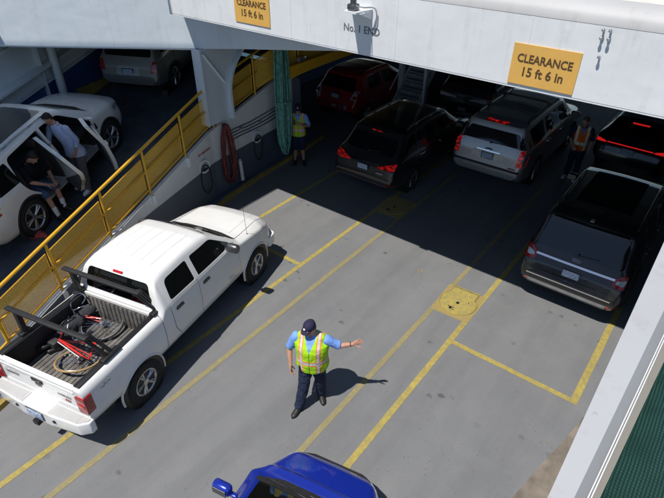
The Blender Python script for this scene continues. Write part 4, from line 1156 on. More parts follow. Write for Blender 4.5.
# ------------------------------------------------------------------ white pickup
P_WHITE = paint('white_truck_paint', (.80, .80, .79), rough=.25, dust=.13)
class Pickup(Car):
    def stations(s):
        out = [q for q in Car.stations(s) if q >= .14]
        return out
    def windows(s):
        z = 1.365
        f = rpoly([(-.06, z), (1.02, z - .015), (.54, 1.70), (-.06, 1.725)], [.03, .10, .08, .05])
        r = rpoly([(-.80, z + .01), (-.17, z), (-.17, 1.725), (-.74, 1.71)], [.06, .03, .05, .09])
        return [f, r]
    def screens(s):
        f = rpoly([(-.66, 1.30), (.66, 1.30), (.585, 1.74), (-.585, 1.74)], .06)
        r = rpoly([(-.70, 1.36), (.70, 1.36), (.61, 1.735), (-.61, 1.735)], .07)
        return f, r
def build_pickup():
    hw = .93; L = 5.50
    prof = lambda s: dict(
        zt=[(.14, 1.255), (1.82, 1.275), (1.835, 1.275), (1.93, 1.70), (2.02, 1.80), (2.16, 1.835), (2.7, 1.855), (3.15, 1.835), (3.42, 1.785), (4.14, 1.27), (4.35, 1.235), (5.0, 1.18), (5.30, 1.095), (5.44, .95), (5.5, .78)],
        zs=[(.14, 1.18), (1.8, 1.20), (1.83, 1.20), (1.87, 1.30), (2.1, 1.335), (3.6, 1.31), (4.1, 1.215), (5.0, 1.08), (5.35, .92), (5.5, .72)],
        ws=[(.14, .885), (1.8, .895), (4.1, .895), (4.9, .87), (5.25, .80), (5.5, .62)],
        wm=[(.14, .905), (.4, .915), (4.9, .92), (5.2, .88), (5.38, .80), (5.5, .68)],
        wt=[(.14, .825), (1.82, .825), (1.84, .80), (2.02, .685), (3.4, .665), (4.1, .76), (5.0, .69), (5.35, .60), (5.5, .5)],
        zb=[(.14, .52), (1.0, .46), (4.8, .42), (5.3, .42), (5.5, .5)],
        c=[(.14, .0), (1.82, .0), (1.9, .02), (2.3, .04), (3.4, .035), (4.1, .04), (5.1, .05), (5.5, .02)])
    s = Car.__new__(Pickup)
    Car.__init__(s, 'pickup_truck', 'white pickup truck with a red bicycle and black rack in its open bed', 'pickup truck', (-7.02, 4.085, 0), R(13.5), L=L, W=2 * hw, H=1.84, wb=3.42, roh=1.19, tyre=.385, rimr=.60, prof=prof, paint=P_WHITE,
                 hood=1.20, belt=1.30, rtop=2.02, rbelt=1.86, wtop=3.42, wbase=4.14, roofw=.72, pillars=[2.78, 2.0], rear_bench=False)
    cav = B(); prism(cav, [(-.72, s.Y(.215)), (.72, s.Y(.215)), (.72, s.Y(1.77)), (-.72, s.Y(1.77))], 'z', .77, 2.4)
    slot = B(); prism(slot, [(-2, s.Y(1.80)), (2, s.Y(1.80)), (2, s.Y(1.818)), (-2, s.Y(1.818))], 'z', .5, 3)
    gate = B(); prism(gate, [(-.735, s.Y(.14) - .1), (-.728, s.Y(.14) - .1), (-.728, s.Y(.155)), (-.735, s.Y(.155))], 'z', .70, 2)
    gate2 = B(); prism(gate2, [(.728, s.Y(.14) - .1), (.735, s.Y(.14) - .1), (.735, s.Y(.155)), (.728, s.Y(.155))], 'z', .70, 2)
    s.build(extra_cut=[('DIFFERENCE', cav), ('DIFFERENCE', slot), ('DIFFERENCE', gate), ('DIFFERENCE', gate2)], seat='seatgrey', glass='glass', rear_glass='glassclear', arch=.07, doors=False)
    r = s.root
    # bed liner
    y0, y1 = s.Y(.215), s.Y(1.77)
    bm = B()
    for i in range(17):
        x = -.68 + 1.36 * i / 16
        box(bm, (x, (y0 + y1) / 2, .783), (.048, y1 - y0 - .02, .024), bev=.008)
    box(bm, (0, (y0 + y1) / 2, .773), (1.42, y1 - y0 - .012, .014)); obj('bed_floor', bm, M['bedliner'], r, 40)
    bm = B()
    for i in range(15): box(bm, (-.64 + 1.28 * i / 14, y1 - .012, 1.0), (.05, .022, .42), bev=.008)
    box(bm, (0, y1 - .005, 1.0), (1.40, .008, .46)); obj('bed_front_liner', bm, M['bedliner'], r, 40)
    for sg in (-1, 1):
        bm = B(); box(bm, (sg * .714, (y0 + y1) / 2, 1.0), (.010, y1 - y0 - .01, .46)); box(bm, (sg * .60, s.Y(1.19), .87), (.22, .74, .20), bev=.05)
        obj('bed_side_liner', bm, M['blacksoft'], r, 40)
        bm = B(); box(bm, (sg * .742, (y0 + y1) / 2, 1.272), (.10, y1 - y0 + .05, .022), bev=.008); obj('rail_cap', bm, M['black'], r, 40)
    bm = B(); box(bm, (0, s.Y(.225), 1.0), (1.40, .012, .44)); obj('tailgate_liner', bm, M['blacksoft'], r)
    # tailgate furniture
    ty = s.Y(.14)
    bm = B(); box(bm, (0, ty - .006, 1.11), (.22, .014, .07), bev=.006); o = obj('tailgate_handle', bm, M['black'], r, 40)
    bm = B(); box(bm, (0, ty - .016, 1.113), (.15, .018, .036), bev=.008); obj('handle_grip', bm, M['alloydark'], o, 40)
    bm = B()
    for p in ([(-.035, 1.055), (.035, 1.055), (.03, 1.01), (0, .98), (-.03, 1.01)], [(-.06, 1.05), (-.035, 1.045), (-.03, 1.01), (-.05, 1.0)], [(.06, 1.05), (.035, 1.045), (.03, 1.01), (.05, 1.0)]): prism(bm, p, 'y', ty - .010, ty + .002)
    obj('tailgate_emblem', bm, M['alloydark'], r)
    bm = B(); box(bm, (0, ty - .004, 1.185), (1.44, .012, .035), bev=.005); box(bm, (0, ty - .003, .86), (1.40, .008, .012)); obj('tailgate_crease', bm, P_WHITE, r, 40)
    text('tailgate_lettering', 'DODGE', .062, M['steel'], (-.51, ty - .006, 1.05), (R(90), 0, 0), r, .001, .003, 1.1)
    text('tailgate_lettering', 'DAKOTA', .05, M['steel'], (.50, ty - .006, 1.03), (R(90), 0, 0), r, .001, .003, 1.2)
    text('tailgate_lettering', '4X4', .055, M['red'], (.54, ty - .006, .95), (R(90), 0, 0), r, .001, .003, 1.2)
    text('bedside_lettering', '4X4', .09, M['steel'], (s.bvh.ray_cast(V((4, s.Y(.52), 1.08)), V((-1, 0, 0)))[0].x + .004, s.Y(.52), 1.08), (R(90), 0, R(90)), r, .001, .002, 1.3)
    for sg in (-1, 1):
        bm = B(); x = sg * .825
        prism(bm, rpoly([(x - .085, .83), (x + .085, .83), (x + .082, 1.155), (x - .085, 1.155)], .02, 3), 'y', ty - .022, ty + .12)
        o = obj('tail_light', bm, M['red'], r, 40)
        bm = B(); box(bm, (x, ty - .024, .99), (.12, .012, .07), bev=.005); obj('reverse_lens', bm, M['redlit'], o, 40)
    # step bumper
    yb = s.Y(0)
    pl = [(-.93, ty + .02), (-.93, ty - .07), (-.80, ty - .17), (-.3, ty - .215), (.3, ty - .215), (.80, ty - .17), (.93, ty - .07), (.93, ty + .02)]
    bm = B(); prism(bm, pl, 'z', .50, .735); bmesh.ops.bevel(bm, geom=bm.edges[:], offset=.022, segments=3, profile=.5, affect='EDGES'); o = obj('rear_bumper', bm, P_WHITE, r, 40)
    for sg in (-1, 1):
        bm = B(); prism(bm, [(sg * .25, ty - .01), (sg * .25, ty - .19), (sg * .78, ty - .15), (sg * .895, ty - .06), (sg * .895, ty - .01)], 'z', .734, .745); obj('step_pad', bm, M['coam'], o)
        for k in range(6):
            bm = B(); box(bm, (sg * .53, ty - .03 - .022 * k, .748), (.46, .008, .006)); obj('step_ridge', bm, M['coam'], o)
        bm = B(); cyl(bm, (sg * .37, ty - .2, .63), (sg * .37, ty - .222, .63), .028, 14); obj('bumper_hole', bm, M['black'], o)
    bm = B(); box(bm, (0, ty - .214, .625), (.34, .02, .17), bev=.005); obj('plate_recess', bm, M['alloydark'], o, 40)
    bm = B(); box(bm, (0, ty - .228, .625), (.30, .008, .15), bev=.003); obj('licence_plate', bm, M['plate'], o, 40)
    bm = B(); box(bm, (0, ty - .12, .47), (.10, .3, .08)); cyl(bm, (0, ty - .2, .51), (0, ty - .2, .56), .026, 12); obj('tow_hitch', bm, M['black'], o)
    # cab
    s.patch('brake_light', [(-.10, 1.765), (.10, 1.765), (.10, 1.79), (-.10, 1.79)], 'y-', 'redlit', .012, .03, .008)
    for i in range(5):                                           # pressed ribs of the roof
        x = -.44 + .22 * i; bm = B(); pts = []
        for yy in np.linspace(s.Y(2.25), s.Y(3.2), 8): pts.append((x, yy, s.bvh.ray_cast(V((x, yy, 4)), V((0, 0, -1)))[0].z - .008))
        tube(bm, pts, .020, 8); obj('roof_rib', bm, P_WHITE, r, 60)
    for sg in (-1, 1):
        for yy0, yy1, zt_ in ((-.115, 1.12, 1.315), (-.86, -.125, 1.32)):
            po = rpoly([(yy0, .50), (yy1 - .04, .50), (yy1, .62), (yy1 - .02, zt_), (yy0, zt_)], .03, 3) if yy0 > -.5 else rpoly([(yy0, zt_), (yy0 + .02, .84), (yy0 + .18, .52), (yy1, .50), (yy1, zt_)], .03, 3)
            sd = 'x+' if sg > 0 else 'x-'
            c = V((sum(p[0] for p in po) / len(po), sum(p[1] for p in po) / len(po)))
            obj('door_gap', conform(s.bvh, [tuple(V(p) + (V(p) - c).normalized() * .010) for p in po], sd, .0012, .01, .12), M['black'], r, 40)
            d = obj('door', conform(s.bvh, po, sd, .0045, .012, .10), P_WHITE, r, 35)
            hy = yy0 + .20; hp = rpoly([(hy - .095, 1.13), (hy + .095, 1.13), (hy + .095, 1.20), (hy - .095, 1.20)], .03, 3)
            obj('handle_recess', conform(s.bvh, hp, sd, .006, .012, .05), M['black'], d, 35)
            hp = rpoly([(hy - .08, 1.158), (hy + .085, 1.158), (hy + .085, 1.187), (hy - .08, 1.187)], .012, 3)
            obj('handle', conform(s.bvh, hp, sd, .03, .02, .05), M['blacksoft'], d, 35)
    bm = B()                                                        # wheel arch lips
    for y in s.axles:
        for sg in (-1, 1):
            pts = []
            for a in np.linspace(R(-12), R(192), 26):
                yy, zz = y + math.cos(a) * (s.tr + .085), s.tr + math.sin(a) * (s.tr + .085)
                h = s.bvh.ray_cast(V((sg * 4, yy, max(zz, .56))), V((-sg, 0, 0)))[0]
                pts.append((h.x - sg * .004 if h else sg * .91, yy, zz))
            bm2 = B(); tube(bm2, pts, .022, 8); obj('arch_lip', bm2, P_WHITE, r, 60)
    bm.free()
    s.mirror_pair(M['alloydark'])
    s.patch('cowl', [(-.70, s.Y(4.02)), (.70, s.Y(4.02)), (.74, s.Y(4.16)), (.4, s.Y(4.215)), (-.4, s.Y(4.215)), (-.74, s.Y(4.16))], 'z+', 'blacksoft', .004, .012, .03)
    for x0, x1 in ((-.62, -.05), (.06, .60)):
        bm = B(); pts = [(x0 + (x1 - x0) * t, s.Y(4.09) - .05 * t, s.bvh.ray_cast(V((x0 + (x1 - x0) * t, s.Y(4.09) - .05 * t, 4)), V((0, 0, -1)))[0].z + .025) for t in np.linspace(0, 1, 6)]
        tube(bm, pts, .010, 6); obj('wiper', bm, M['black'], r, 60)
    for sg in (-1, 1):
        bm = B(); pts = []
        for q in np.linspace(4.25, 5.25, 12):
            x = sg * (.52 - .06 * (q - 4.25)); pts.append((x, s.Y(q), s.bvh.ray_cast(V((x, s.Y(q), 4)), V((0, 0, -1)))[0].z - .012))
        tube(bm, pts, .022, 8); obj('bonnet_crease', bm, P_WHITE, r, 70)
        s.patch('headlight', [(sg * .58, .80), (sg * .78, .80), (sg * .80, 1.0), (sg * .56, .98)], 'y+', 'clearlens', .01, .03)
        bm = B(); pts = []                                            # bonnet shut line
        for q in np.linspace(4.12, 5.3, 14):
            x = sg * (.735 - .07 * (q - 4.1)); h = s.bvh.ray_cast(V((x, s.Y(q), 4)), V((0, 0, -1)))[0]; pts.append((x, s.Y(q), h.z + .0005))
        tube(bm, pts, .0045, 6); obj('bonnet_gap', bm, M['black'], r, 60)
    s.patch('grille', [(-.5, .74), (.5, .74), (.5, .98), (-.5, .98)], 'y+', 'black', .012, .03)
    bm = B(); prism(bm, rpoly([(-.9, s.Y(5.15)), (-.88, s.Y(5.42)), (-.5, s.Y(5.56)), (.5, s.Y(5.56)), (.88, s.Y(5.42)), (.9, s.Y(5.15))], .08), 'z', .48, .70); obj('front_bumper', bm, P_WHITE, r, 40)
    bm = B(); cyl(bm, (.80, s.Y(4.5), 1.16), (.80, s.Y(4.5), 1.20), .012); tube(bm, [(.80, s.Y(4.5), 1.18), (.82, s.Y(4.42), 1.98)], .0035, 5); obj('aerial', bm, M['black'], r)
    bm = B(); box(bm, (0, s.Y(2.4), .45), (1.5, 3.9, .16)); obj('chassis', bm, M['black'], r)
    # rack over the bed
    for yy in (-2.24, -1.17):
        o = thing('rack_bar', 'black rack crossbar over the pickup bed nearest the tailgate' if yy < -2 else 'black rack crossbar over the pickup bed nearest the cab', 'rack', (0, 0, 0), group='crossbars over the pickup bed')
        bm = B(); box(bm, (-.165, yy, 1.72), (1.60, .085, .045), bev=.015); b = obj('bar', bm, M['blacksoft'], o, 40)
        for sg in (-1, 1):
            bm = B(); x = sg * .76
            if sg < 0: box(bm, (x, yy, 1.50), (.085, .085, .42), bev=.02); box(bm, (x, yy, 1.305), (.11, .20, .05), bev=.015)
            else:
                for d in (0, .09): tube(bm, [(x - .22, yy + d, 1.70), (x + .0, yy + .13 + d, 1.31)], .030, 6)
                box(bm, (x - .0, yy + .17, 1.31), (.10, .34, .055), bev=.015); box(bm, (x - .20, yy + .02, 1.69), (.12, .12, .06), bev=.02)
            obj('leg', bm, M['black'], o, 40)
        o.location = r.location; o.rotation_euler = r.rotation_euler
    return s
truck = build_pickup()
TM = Matrix.Translation(truck.root.location) @ Matrix.Rotation(R(13.5), 4, 'Z')
def on_truck(o):
    o.location = truck.root.location; o.rotation_euler = truck.root.rotation_euler; return o

def bike_wheel(nm, c, nrm, r, tyre, parent, spokes=28, tw=.017):
    n_ = V(nrm).normalized(); u, v_ = frame(n_); c = V(c)
    ring = lambda rr: [c + (u * math.cos(a) + v_ * math.sin(a)) * rr for a in np.linspace(0, 2 * math.pi, 44, endpoint=False)]
    bm = B(); tube(bm, ring(r), tw, 8, True); w = obj(nm, bm, M[tyre], parent, 60)
    bm = B(); tube(bm, ring(r - .022), .010, 6, True)
    obj('rim', bm, M['alloy'], w, 60)
    bm = B()
    for i in range(spokes):
        a = 2 * math.pi * i / spokes; a2 = a + (.5 if i % 2 else -.5); tube(bm, [c + n_ * (.03 if i % 2 else -.03) + (u * math.cos(a2) + v_ * math.sin(a2)) * .022, c + (u * math.cos(a) + v_ * math.sin(a)) * (r - .03)], .0022, 4)
    obj('spokes', bm, M['chrome'], w)
    bm = B(); cyl(bm, c - n_ * .05, c + n_ * .05, .02, 12); cyl(bm, c + n_ * .028, c + n_ * .034, .034, 16); cyl(bm, c - n_ * .034, c - n_ * .028, .034, 16); obj('hub', bm, M['alloy'], w, 40)
    return w
def build_bike():
    t = on_truck(thing('bicycle', 'red bicycle lying on its side in the bed of the white pickup', 'bicycle'))
    A_, Bq, C_, D_, E_, F_ = V((-.24, -1.30, .93)), V((-.80, -1.46, 1.02)), V((-.47, -1.97, .99)), V((.20, -2.06, .93)), V((.08, -1.76, .96)), V((-.04, -1.84, .99))
    bm = B()
    up = V((0, 0, .045))
    for a, b, rr in ((Bq, C_, .019), (C_, F_, .017), (C_, D_, .018), (D_, E_, .016), (F_, E_, .015)): tube(bm, [a, b], rr, 10)
    tube(bm, [Bq, A_ + up], .010, 8); tube(bm, [Bq, A_ - up], .010, 8); tube(bm, [Bq.lerp(C_, .12), A_ + up], .009, 8); tube(bm, [C_ + V((0, 0, .03)), D_ + V((.05, .05, .05))], .009, 8)
    obj('frame', bm, M['bikered'], t, 50)
    bm = B(); tube(bm, [C_ + V((.03, -.05, .02)), D_ + V((-.03, -.05, .02))], .008, 6); tube(bm, [Bq + V((.02, 0, .03)), C_ + V((.05, .12, .03))], .007, 6); obj('cable_run', bm, M['sock'], t, 60)
    w = bike_wheel('wheel', (-.22, -1.34, .90), (.10, -.12, 1), .345, 'tyre', t)
    bike_wheel('wheel', (.0, -2.08, .86), (-.1, .25, 1), .33, 'tan', t)
    bm = B(); lathe(bm, [(.085, -.004), (.095, -.004), (.095, .004), (.085, .004)], 'z', 26, (-.22, -1.80, 1.03), True)
    for a in range(5): tube(bm, [V((-.22, -1.80, 1.03)), V((-.22 + .09 * math.cos(a * 1.257), -1.80 + .09 * math.sin(a * 1.257), 1.03))], .006, 5)
    tube(bm, [(-.22, -1.80, 1.03), (-.10, -1.70, 1.05)], .011, 6); obj('crank', bm, M['chrome'], t, 50)
    bm = B(); box(bm, (-.09, -1.69, 1.06), (.08, .09, .02), bev=.005); box(bm, (.16, -2.12, .99), (.10, .07, .06), bev=.02); obj('pedal', bm, M['black'], t)
    bm = B(); tube(bm, cr([(-.62, -1.47, 1.06), (-.68, -1.46, 1.20), (-.74, -1.36, 1.28), (-.70, -1.22, 1.30), (-.62, -1.20, 1.22), (-.64, -1.28, 1.14)], 6), .013, 8)
    tube(bm, cr([(-.68, -1.46, 1.20), (-.56, -1.52, 1.22), (-.46, -1.44, 1.26), (-.42, -1.32, 1.22)], 5), .012, 8); obj('handlebar', bm, M['chrome'], t, 60)
    bm = B(); ell_loft(bm, [(V((-.56, -2.05, .92)), V((.012, 0, 0)), V((0, 0, .012))), (V((-.60, -2.10, .93)), V((.035, .02, 0)), V((0, 0, .03))), (V((-.66, -2.19, .92)), V((.07, .045, 0)), V((0, 0, .035))), (V((-.70, -2.24, .91)), V((.05, .035, 0)), V((0, 0, .025)))], 12); obj('saddle', bm, M['black'], t, 60)
build_bike()
t = on_truck(thing('duffel_bag', 'dark grey bag slumped in the pickup bed behind the red bicycle', 'bag'))
bm = B(); limb(bm, [(-.62, -1.42, .93), (-.60, -1.20, .95)], [.13, .11]); limb(bm, [(-.66, -1.92, .90), (-.62, -1.72, .92), (-.60, -1.45, .93)], [.07, .12, .13]); mobj('bag_body', remeshed(bm, .02, 4, .015, 4), M['bag'], t)
bm = B(); tube(bm, cr([(-.66, -1.85, .99), (-.62, -1.7, 1.1), (-.58, -1.52, 1.07)], 5), .012, 6); obj('strap', bm, M['black'], t, 60)
bm = B(); limb(bm, [(-.58, -2.12, .83), (-.50, -2.0, .83)], [.045, .035]); o = on_truck(tag(mobj('sandal', remeshed(bm, .012, 2), M['black']), 'small black sandal lying on the bed floor of the pickup', 'shoe'))

# ------------------------------------------------------------------ the other vehicles
def suv_rear(s, spec):
    """rear lamps, trim and bumper of an SUV; spec gives outlines in (x, z), mirrored"""
    for sg in (-1, 1):
        for nm, poly, m, kw in spec.get('pair', []):
            po = [(sg * x, z) for x, z in poly]
            if sg < 0: po = po[::-1]
            s.patch(nm, po, 'y-', m, **kw)
    for nm, poly, m, kw in spec.get('one', []): s.patch(nm, poly, 'y-', m, **kw)
def arch_trim(s, m='blacksoft', r=.03):
    for y in s.axles:
        for sg in (-1, 1):
            pts = []
            for a in np.linspace(R(-20), R(200), 26):
                yy, zz = y + math.cos(a) * (s.tr + .075), s.tr + math.sin(a) * (s.tr + .075)
                h = s.bvh.ray_cast(V((sg * 4, yy, max(zz, .40))), V((-sg, 0, 0)))[0]
                pts.append((h.x - sg * .008 if h else sg * s.hw * .97, yy, zz))
            bm = B(); tube(bm, pts, r, 8); obj('arch_trim', bm, M[m], s.root, 60)

# black SUV (centre left)
s = Car('parked_car', 'black SUV with red winged tail lights and chrome bumper strip in the shade', 'car', (-6.93, 10.25 + 2.45, 0), R(0), L=4.95, W=1.98, H=1.70, wb=2.82, roh=1.04, paint=paint('black_paint', (.010, .010, .012), dust=.02), hood=1.08, belt=1.08, rtop=.80, rbelt=.30, wtop=3.05, wbase=3.80, roofw=.73, pillars=[2.35, 1.30], chrome_handles=True, rwt=.20)
s.build(rim='alloydark'); s.mirror_pair(); s.rails('steel')
suv_rear(s, dict(pair=[('tail_light', [(.40, .905), (.62, .89), (.97, .90), (.97, 1.06), (.80, 1.04), (.60, .965)], 'redlit', dict(off=.012, th=.03)),
                       ('reflector', [(.70, .50), (.92, .50), (.92, .53), (.70, .53)], 'red', dict(off=.01, th=.02, r=.01))],
                 one=[('chrome_strip', [(-.46, .93), (.46, .93), (.44, .965), (-.44, .965)], 'chrome', dict(off=.014, th=.02, r=.01)),
                      ('bumper_strip', [(-.80, .475), (.80, .475), (.80, .50), (-.80, .50)], 'chrome', dict(off=.016, th=.03, r=.01)),
                      ('bumper_base', [(-.80, .36), (.80, .36), (.84, .465), (-.84, .465)], 'blacksoft', dict(off=.006, th=.03)),
                      ('spoiler', [(-.56, 1.585), (.56, 1.585), (.56, 1.62), (-.56, 1.62)], 'black', dict(off=.06, th=.09, r=.015)),
                      ('brake_light', [(-.16, 1.592), (.16, 1.592), (.16, 1.612), (-.16, 1.612)], 'redlit', dict(off=.066, th=.02, r=.006)),
                      ('badge', [(.42, .76), (.62, .76), (.62, .785), (.42, .785)], 'steel', dict(off=.005, th=.01, r=.004))]))
s.plate(.83); s.wiper(); arch_trim(s, 'black', .02)

# silver SUV with red lamps (centre)
SILV = paint('silver_paint', (.40, .40, .41), metal=.55, rough=.3, dust=.05)
s = Car('parked_car', 'large silver SUV with upright red tail lights under the clearance sign', 'car', (-4.56, 12.62 + 2.62, 0), R(0), L=5.25, W=2.10, H=1.84, wb=2.95, roh=1.15, tyre=.40, paint=SILV, hood=1.20, belt=1.18, rtop=.40, rbelt=.14, wtop=3.35, wbase=4.0, roofw=.70, pillars=[2.65, 1.62], rwz=.10, rwt=.24, dtop=.14, chrome_handles=True, nose=.75)
s.build(); s.mirror_pair(); s.rails('black', .06)
s.patch('roof_panel', [(-.68, s.Y(.75)), (.68, s.Y(.75)), (.66, s.Y(3.1)), (-.66, s.Y(3.1))], 'z+', paint('dusty_silver_roof', (.16, .16, .165), metal=.3, rough=.4, dust=.2), .004, .01, .1)
s.roof_crossbars()
suv_rear(s, dict(pair=[('tail_light', [(.80, .84), (1.00, .85), (1.00, 1.26), (.82, 1.26)], 'redlit', dict(off=.014, th=.03, r=.03)),
                       ('lamp_divider', [(.80, 1.03), (1.0, 1.03), (1.0, 1.055), (.80, 1.055)], 'red', dict(off=.018, th=.01, r=.005)),
                       ('window_surround', [(.74, 1.27), (.99, 1.27), (.86, 1.72), (.73, 1.72)], 'glassdark', dict(off=.006, th=.012, r=.03))],
                 one=[('chrome_strip', [(-.32, 1.06), (.32, 1.06), (.32, 1.09), (-.32, 1.09)], 'chrome', dict(off=.016, th=.02, r=.008)),
                      ('plate_recess', [(-.46, .84), (.46, .84), (.42, 1.05), (-.42, 1.05)], 'steel', dict(off=.004, th=.012, r=.03)),
                      ('bumper_top', [(-.93, .67), (.93, .67), (.93, .73), (-.93, .73)], 'blacksoft', dict(off=.012, th=.03, r=.01)),
                      ('bumper_base', [(-.80, .38), (.80, .38), (.84, .48), (-.84, .48)], 'blacksoft', dict(off=.006, th=.03)),
                      ('spoiler', [(-.72, 1.775), (.72, 1.775), (.70, 1.83), (-.70, 1.83)], SILV, dict(off=.10, th=.16, r=.02)),
                      ('brake_light', [(-.28, 1.785), (.28, 1.785), (.28, 1.815), (-.28, 1.815)], 'redlit', dict(off=.108, th=.02, r=.008)),
                      ('badge', [(.62, .755), (.82, .755), (.82, .785), (.62, .785)], 'red', dict(off=.016, th=.01, r=.004)),
                      ('emblem', [(-.10, 1.125), (-.03, 1.145), (.03, 1.145), (.10, 1.125), (.10, 1.10), (.03, 1.115), (-.03, 1.115), (-.10, 1.10)], 'black', dict(off=.02, th=.02, r=0))]))
s.plate(.945); s.wiper(); arch_trim(s, 'black', .015)

# dark grey SUV nearest the viewer (right)
GREY = paint('dark_grey_paint', (.022, .023, .024), metal=.5, rough=.26, dust=.05)
s = Car('parked_car', 'dark grey SUV half in sun with chrome tailgate strip at the right', 'car', (-1.18, 8.86 + 2.5, 0), R(0), L=5.02, W=2.0, H=1.80, wb=2.86, roh=1.10, tyre=.38, paint=GREY, hood=1.15, belt=1.12, rtop=.62, rbelt=.26, wtop=3.10, wbase=3.85, roofw=.79, pillars=[2.45, 1.42], rwt=.19, dtop=.16, rwx=.80)
s.build(); s.mirror_pair(); s.rails('alloydark')
s.patch('sunroof', [(-.52, s.Y(1.25)), (.52, s.Y(1.25)), (.50, s.Y(2.95)), (-.50, s.Y(2.95))], 'z+', 'glassdark', .006, .012, .06)
suv_rear(s, dict(pair=[('tail_light', [(.70, .95), (.96, .93), (.98, 1.13), (.84, 1.15), (.70, 1.06)], 'red', dict(off=.016, th=.035, r=.03)),
                       ('lamp_core', [(.74, 1.0), (.88, .99), (.90, 1.09), (.76, 1.05)], 'clearlens', dict(off=.020, th=.01, r=.02)),
                       ('reflector', [(.74, .50), (.92, .50), (.92, .53), (.74, .53)], 'red', dict(off=.012, th=.02, r=.01))],
                 one=[('chrome_strip', [(-.72, 1.035), (.72, 1.035), (.72, 1.068), (-.72, 1.068)], 'chrome', dict(off=.016, th=.02, r=.01)),
                      ('bumper_strip', [(-.78, .66), (.78, .66), (.78, .685), (-.78, .685)], 'chrome', dict(off=.018, th=.03, r=.008)),
                      ('bumper_base', [(-.82, .36), (.82, .36), (.86, .55), (-.86, .55)], 'steel', dict(off=.006, th=.03)),
                      ('spoiler', [(-.68, 1.675), (.68, 1.675), (.67, 1.725), (-.67, 1.725)], GREY, dict(off=.09, th=.14, r=.02)),
                      ('emblem', rpoly([(-.085, 1.10), (.085, 1.10), (.085, 1.165), (-.085, 1.165)], .03, 4), 'alloydark', dict(off=.014, th=.02, r=0)),
                      ('tailgate_crease', [(-.5, .78), (.5, .78), (.5, .795), (-.5, .795)], GREY, dict(off=.012, th=.02, r=.006))]))
s.plate(.90); s.wiper(); arch_trim(s, 'black', .02)
bm = B(); box(bm, (-.02, s.Y(.70), s.H - .035), (.07, .10, .03), bev=.01); obj('roof_aerial', bm, M['steel'], s.root, 40)

# red hatchback, left lane inside
REDP = paint('red_paint', (.33, .010, .014), metal=.1, rough=.25, dust=.02)
s = Car('parked_car', 'dark red hatchback with stickers on its bumper below the yellow beam', 'car', (-10.66, 13.85 + 2.03, 0), R(0), L=4.08, W=1.86, H=1.62, wb=2.5, roh=.72, tyre=.31, paint=REDP, hood=1.0, belt=1.02, rtop=.55, rbelt=.18, wtop=2.35, wbase=3.25, roofw=.70, pillars=[1.72, .86], rwt=.16)
s.build(); s.mirror_pair()
suv_rear(s, dict(pair=[('tail_light', [(.62, .86), (.85, .86), (.83, 1.12), (.72, 1.14), (.66, 1.0)], 'clearlens', dict(off=.012, th=.03, r=.03)), ('lamp_core', [(.70, .90), (.84, .90), (.83, 1.0), (.72, 1.0)], 'red', dict(off=.016, th=.012, r=.02))],
                 one=[('spoiler', [(-.55, 1.505), (.55, 1.505), (.53, 1.55), (-.53, 1.55)], REDP, dict(off=.09, th=.14, r=.02)), ('bumper_strip', [(-.5, .60), (-.25, .60), (-.25, .625), (-.5, .625)], 'steel', dict(off=.012, th=.02, r=.005)),
                      ('sticker', rpoly([(-.10, .545), (.10, .545), (.10, .615), (-.10, .615)], .034, 4), 'clearlens', dict(off=.012, th=.02, r=0)),
                      ('sticker', [(.24, .54), (.36, .54), (.36, .66), (.24, .66)], 'dadoblue', dict(off=.012, th=.02, r=.005)), ('sticker', [(.42, .54), (.54, .54), (.54, .66), (.42, .66)], 'clearlens', dict(off=.012, th=.02, r=.005)),
                      ('sticker', [(-.74, .74), (-.63, .74), (-.63, .86), (-.74, .86)], 'clearlens', dict(off=.012, th=.02, r=.005)),
                      ('chrome_strip', [(-.3, .985), (.3, .985), (.3, 1.005), (-.3, 1.005)], 'chrome', dict(off=.012, th=.02, r=.005))]))
s.plate(.88); s.wiper()
for sg in (-1, 1):
    bm = B(); pts = [(sg * .60, s.Y(q), s.bvh.ray_cast(V((sg * .60, s.Y(q), 4)), V((0, 0, -1)))[0].z + .006) for q in np.linspace(.5, 2.3, 9)]
    tube(bm, pts, .008, 6); obj('roof_strip', bm, M['chrome'], s.root, 60)

# dark pickup seen behind the stairway
DKP = paint('dark_blue_paint', (.012, .014, .022), dust=.02)
s = Car('parked_car', 'dark vehicle with pale bumper bar parked beside the stairway', 'car', (-7.12, 16.45 + 2.6, 0), R(0), L=5.2, W=1.95, H=1.80, wb=2.95, roh=1.1, tyre=.38, paint=DKP, hood=1.15, belt=1.15, rtop=.5, rbelt=.2, wtop=3.2, wbase=3.95, roofw=.74, pillars=[2.5, 1.5])
s.build(); s.mirror_pair()
suv_rear(s, dict(pair=[('tail_light', [(.80, 1.0), (.95, 1.0), (.95, 1.1), (.80, 1.1)], 'red', dict(off=.012, th=.03)), ('bumper_bar', [(.22, .84), (.95, .84), (.95, .96), (.3, .90)], 'beige', dict(off=.05, th=.06))], one=[('bumper_bar', [(-.2, .58), (.2, .58), (.2, .65), (-.2, .65)], 'blacksoft', dict(off=.05, th=.06))]))
s.plate(.52)

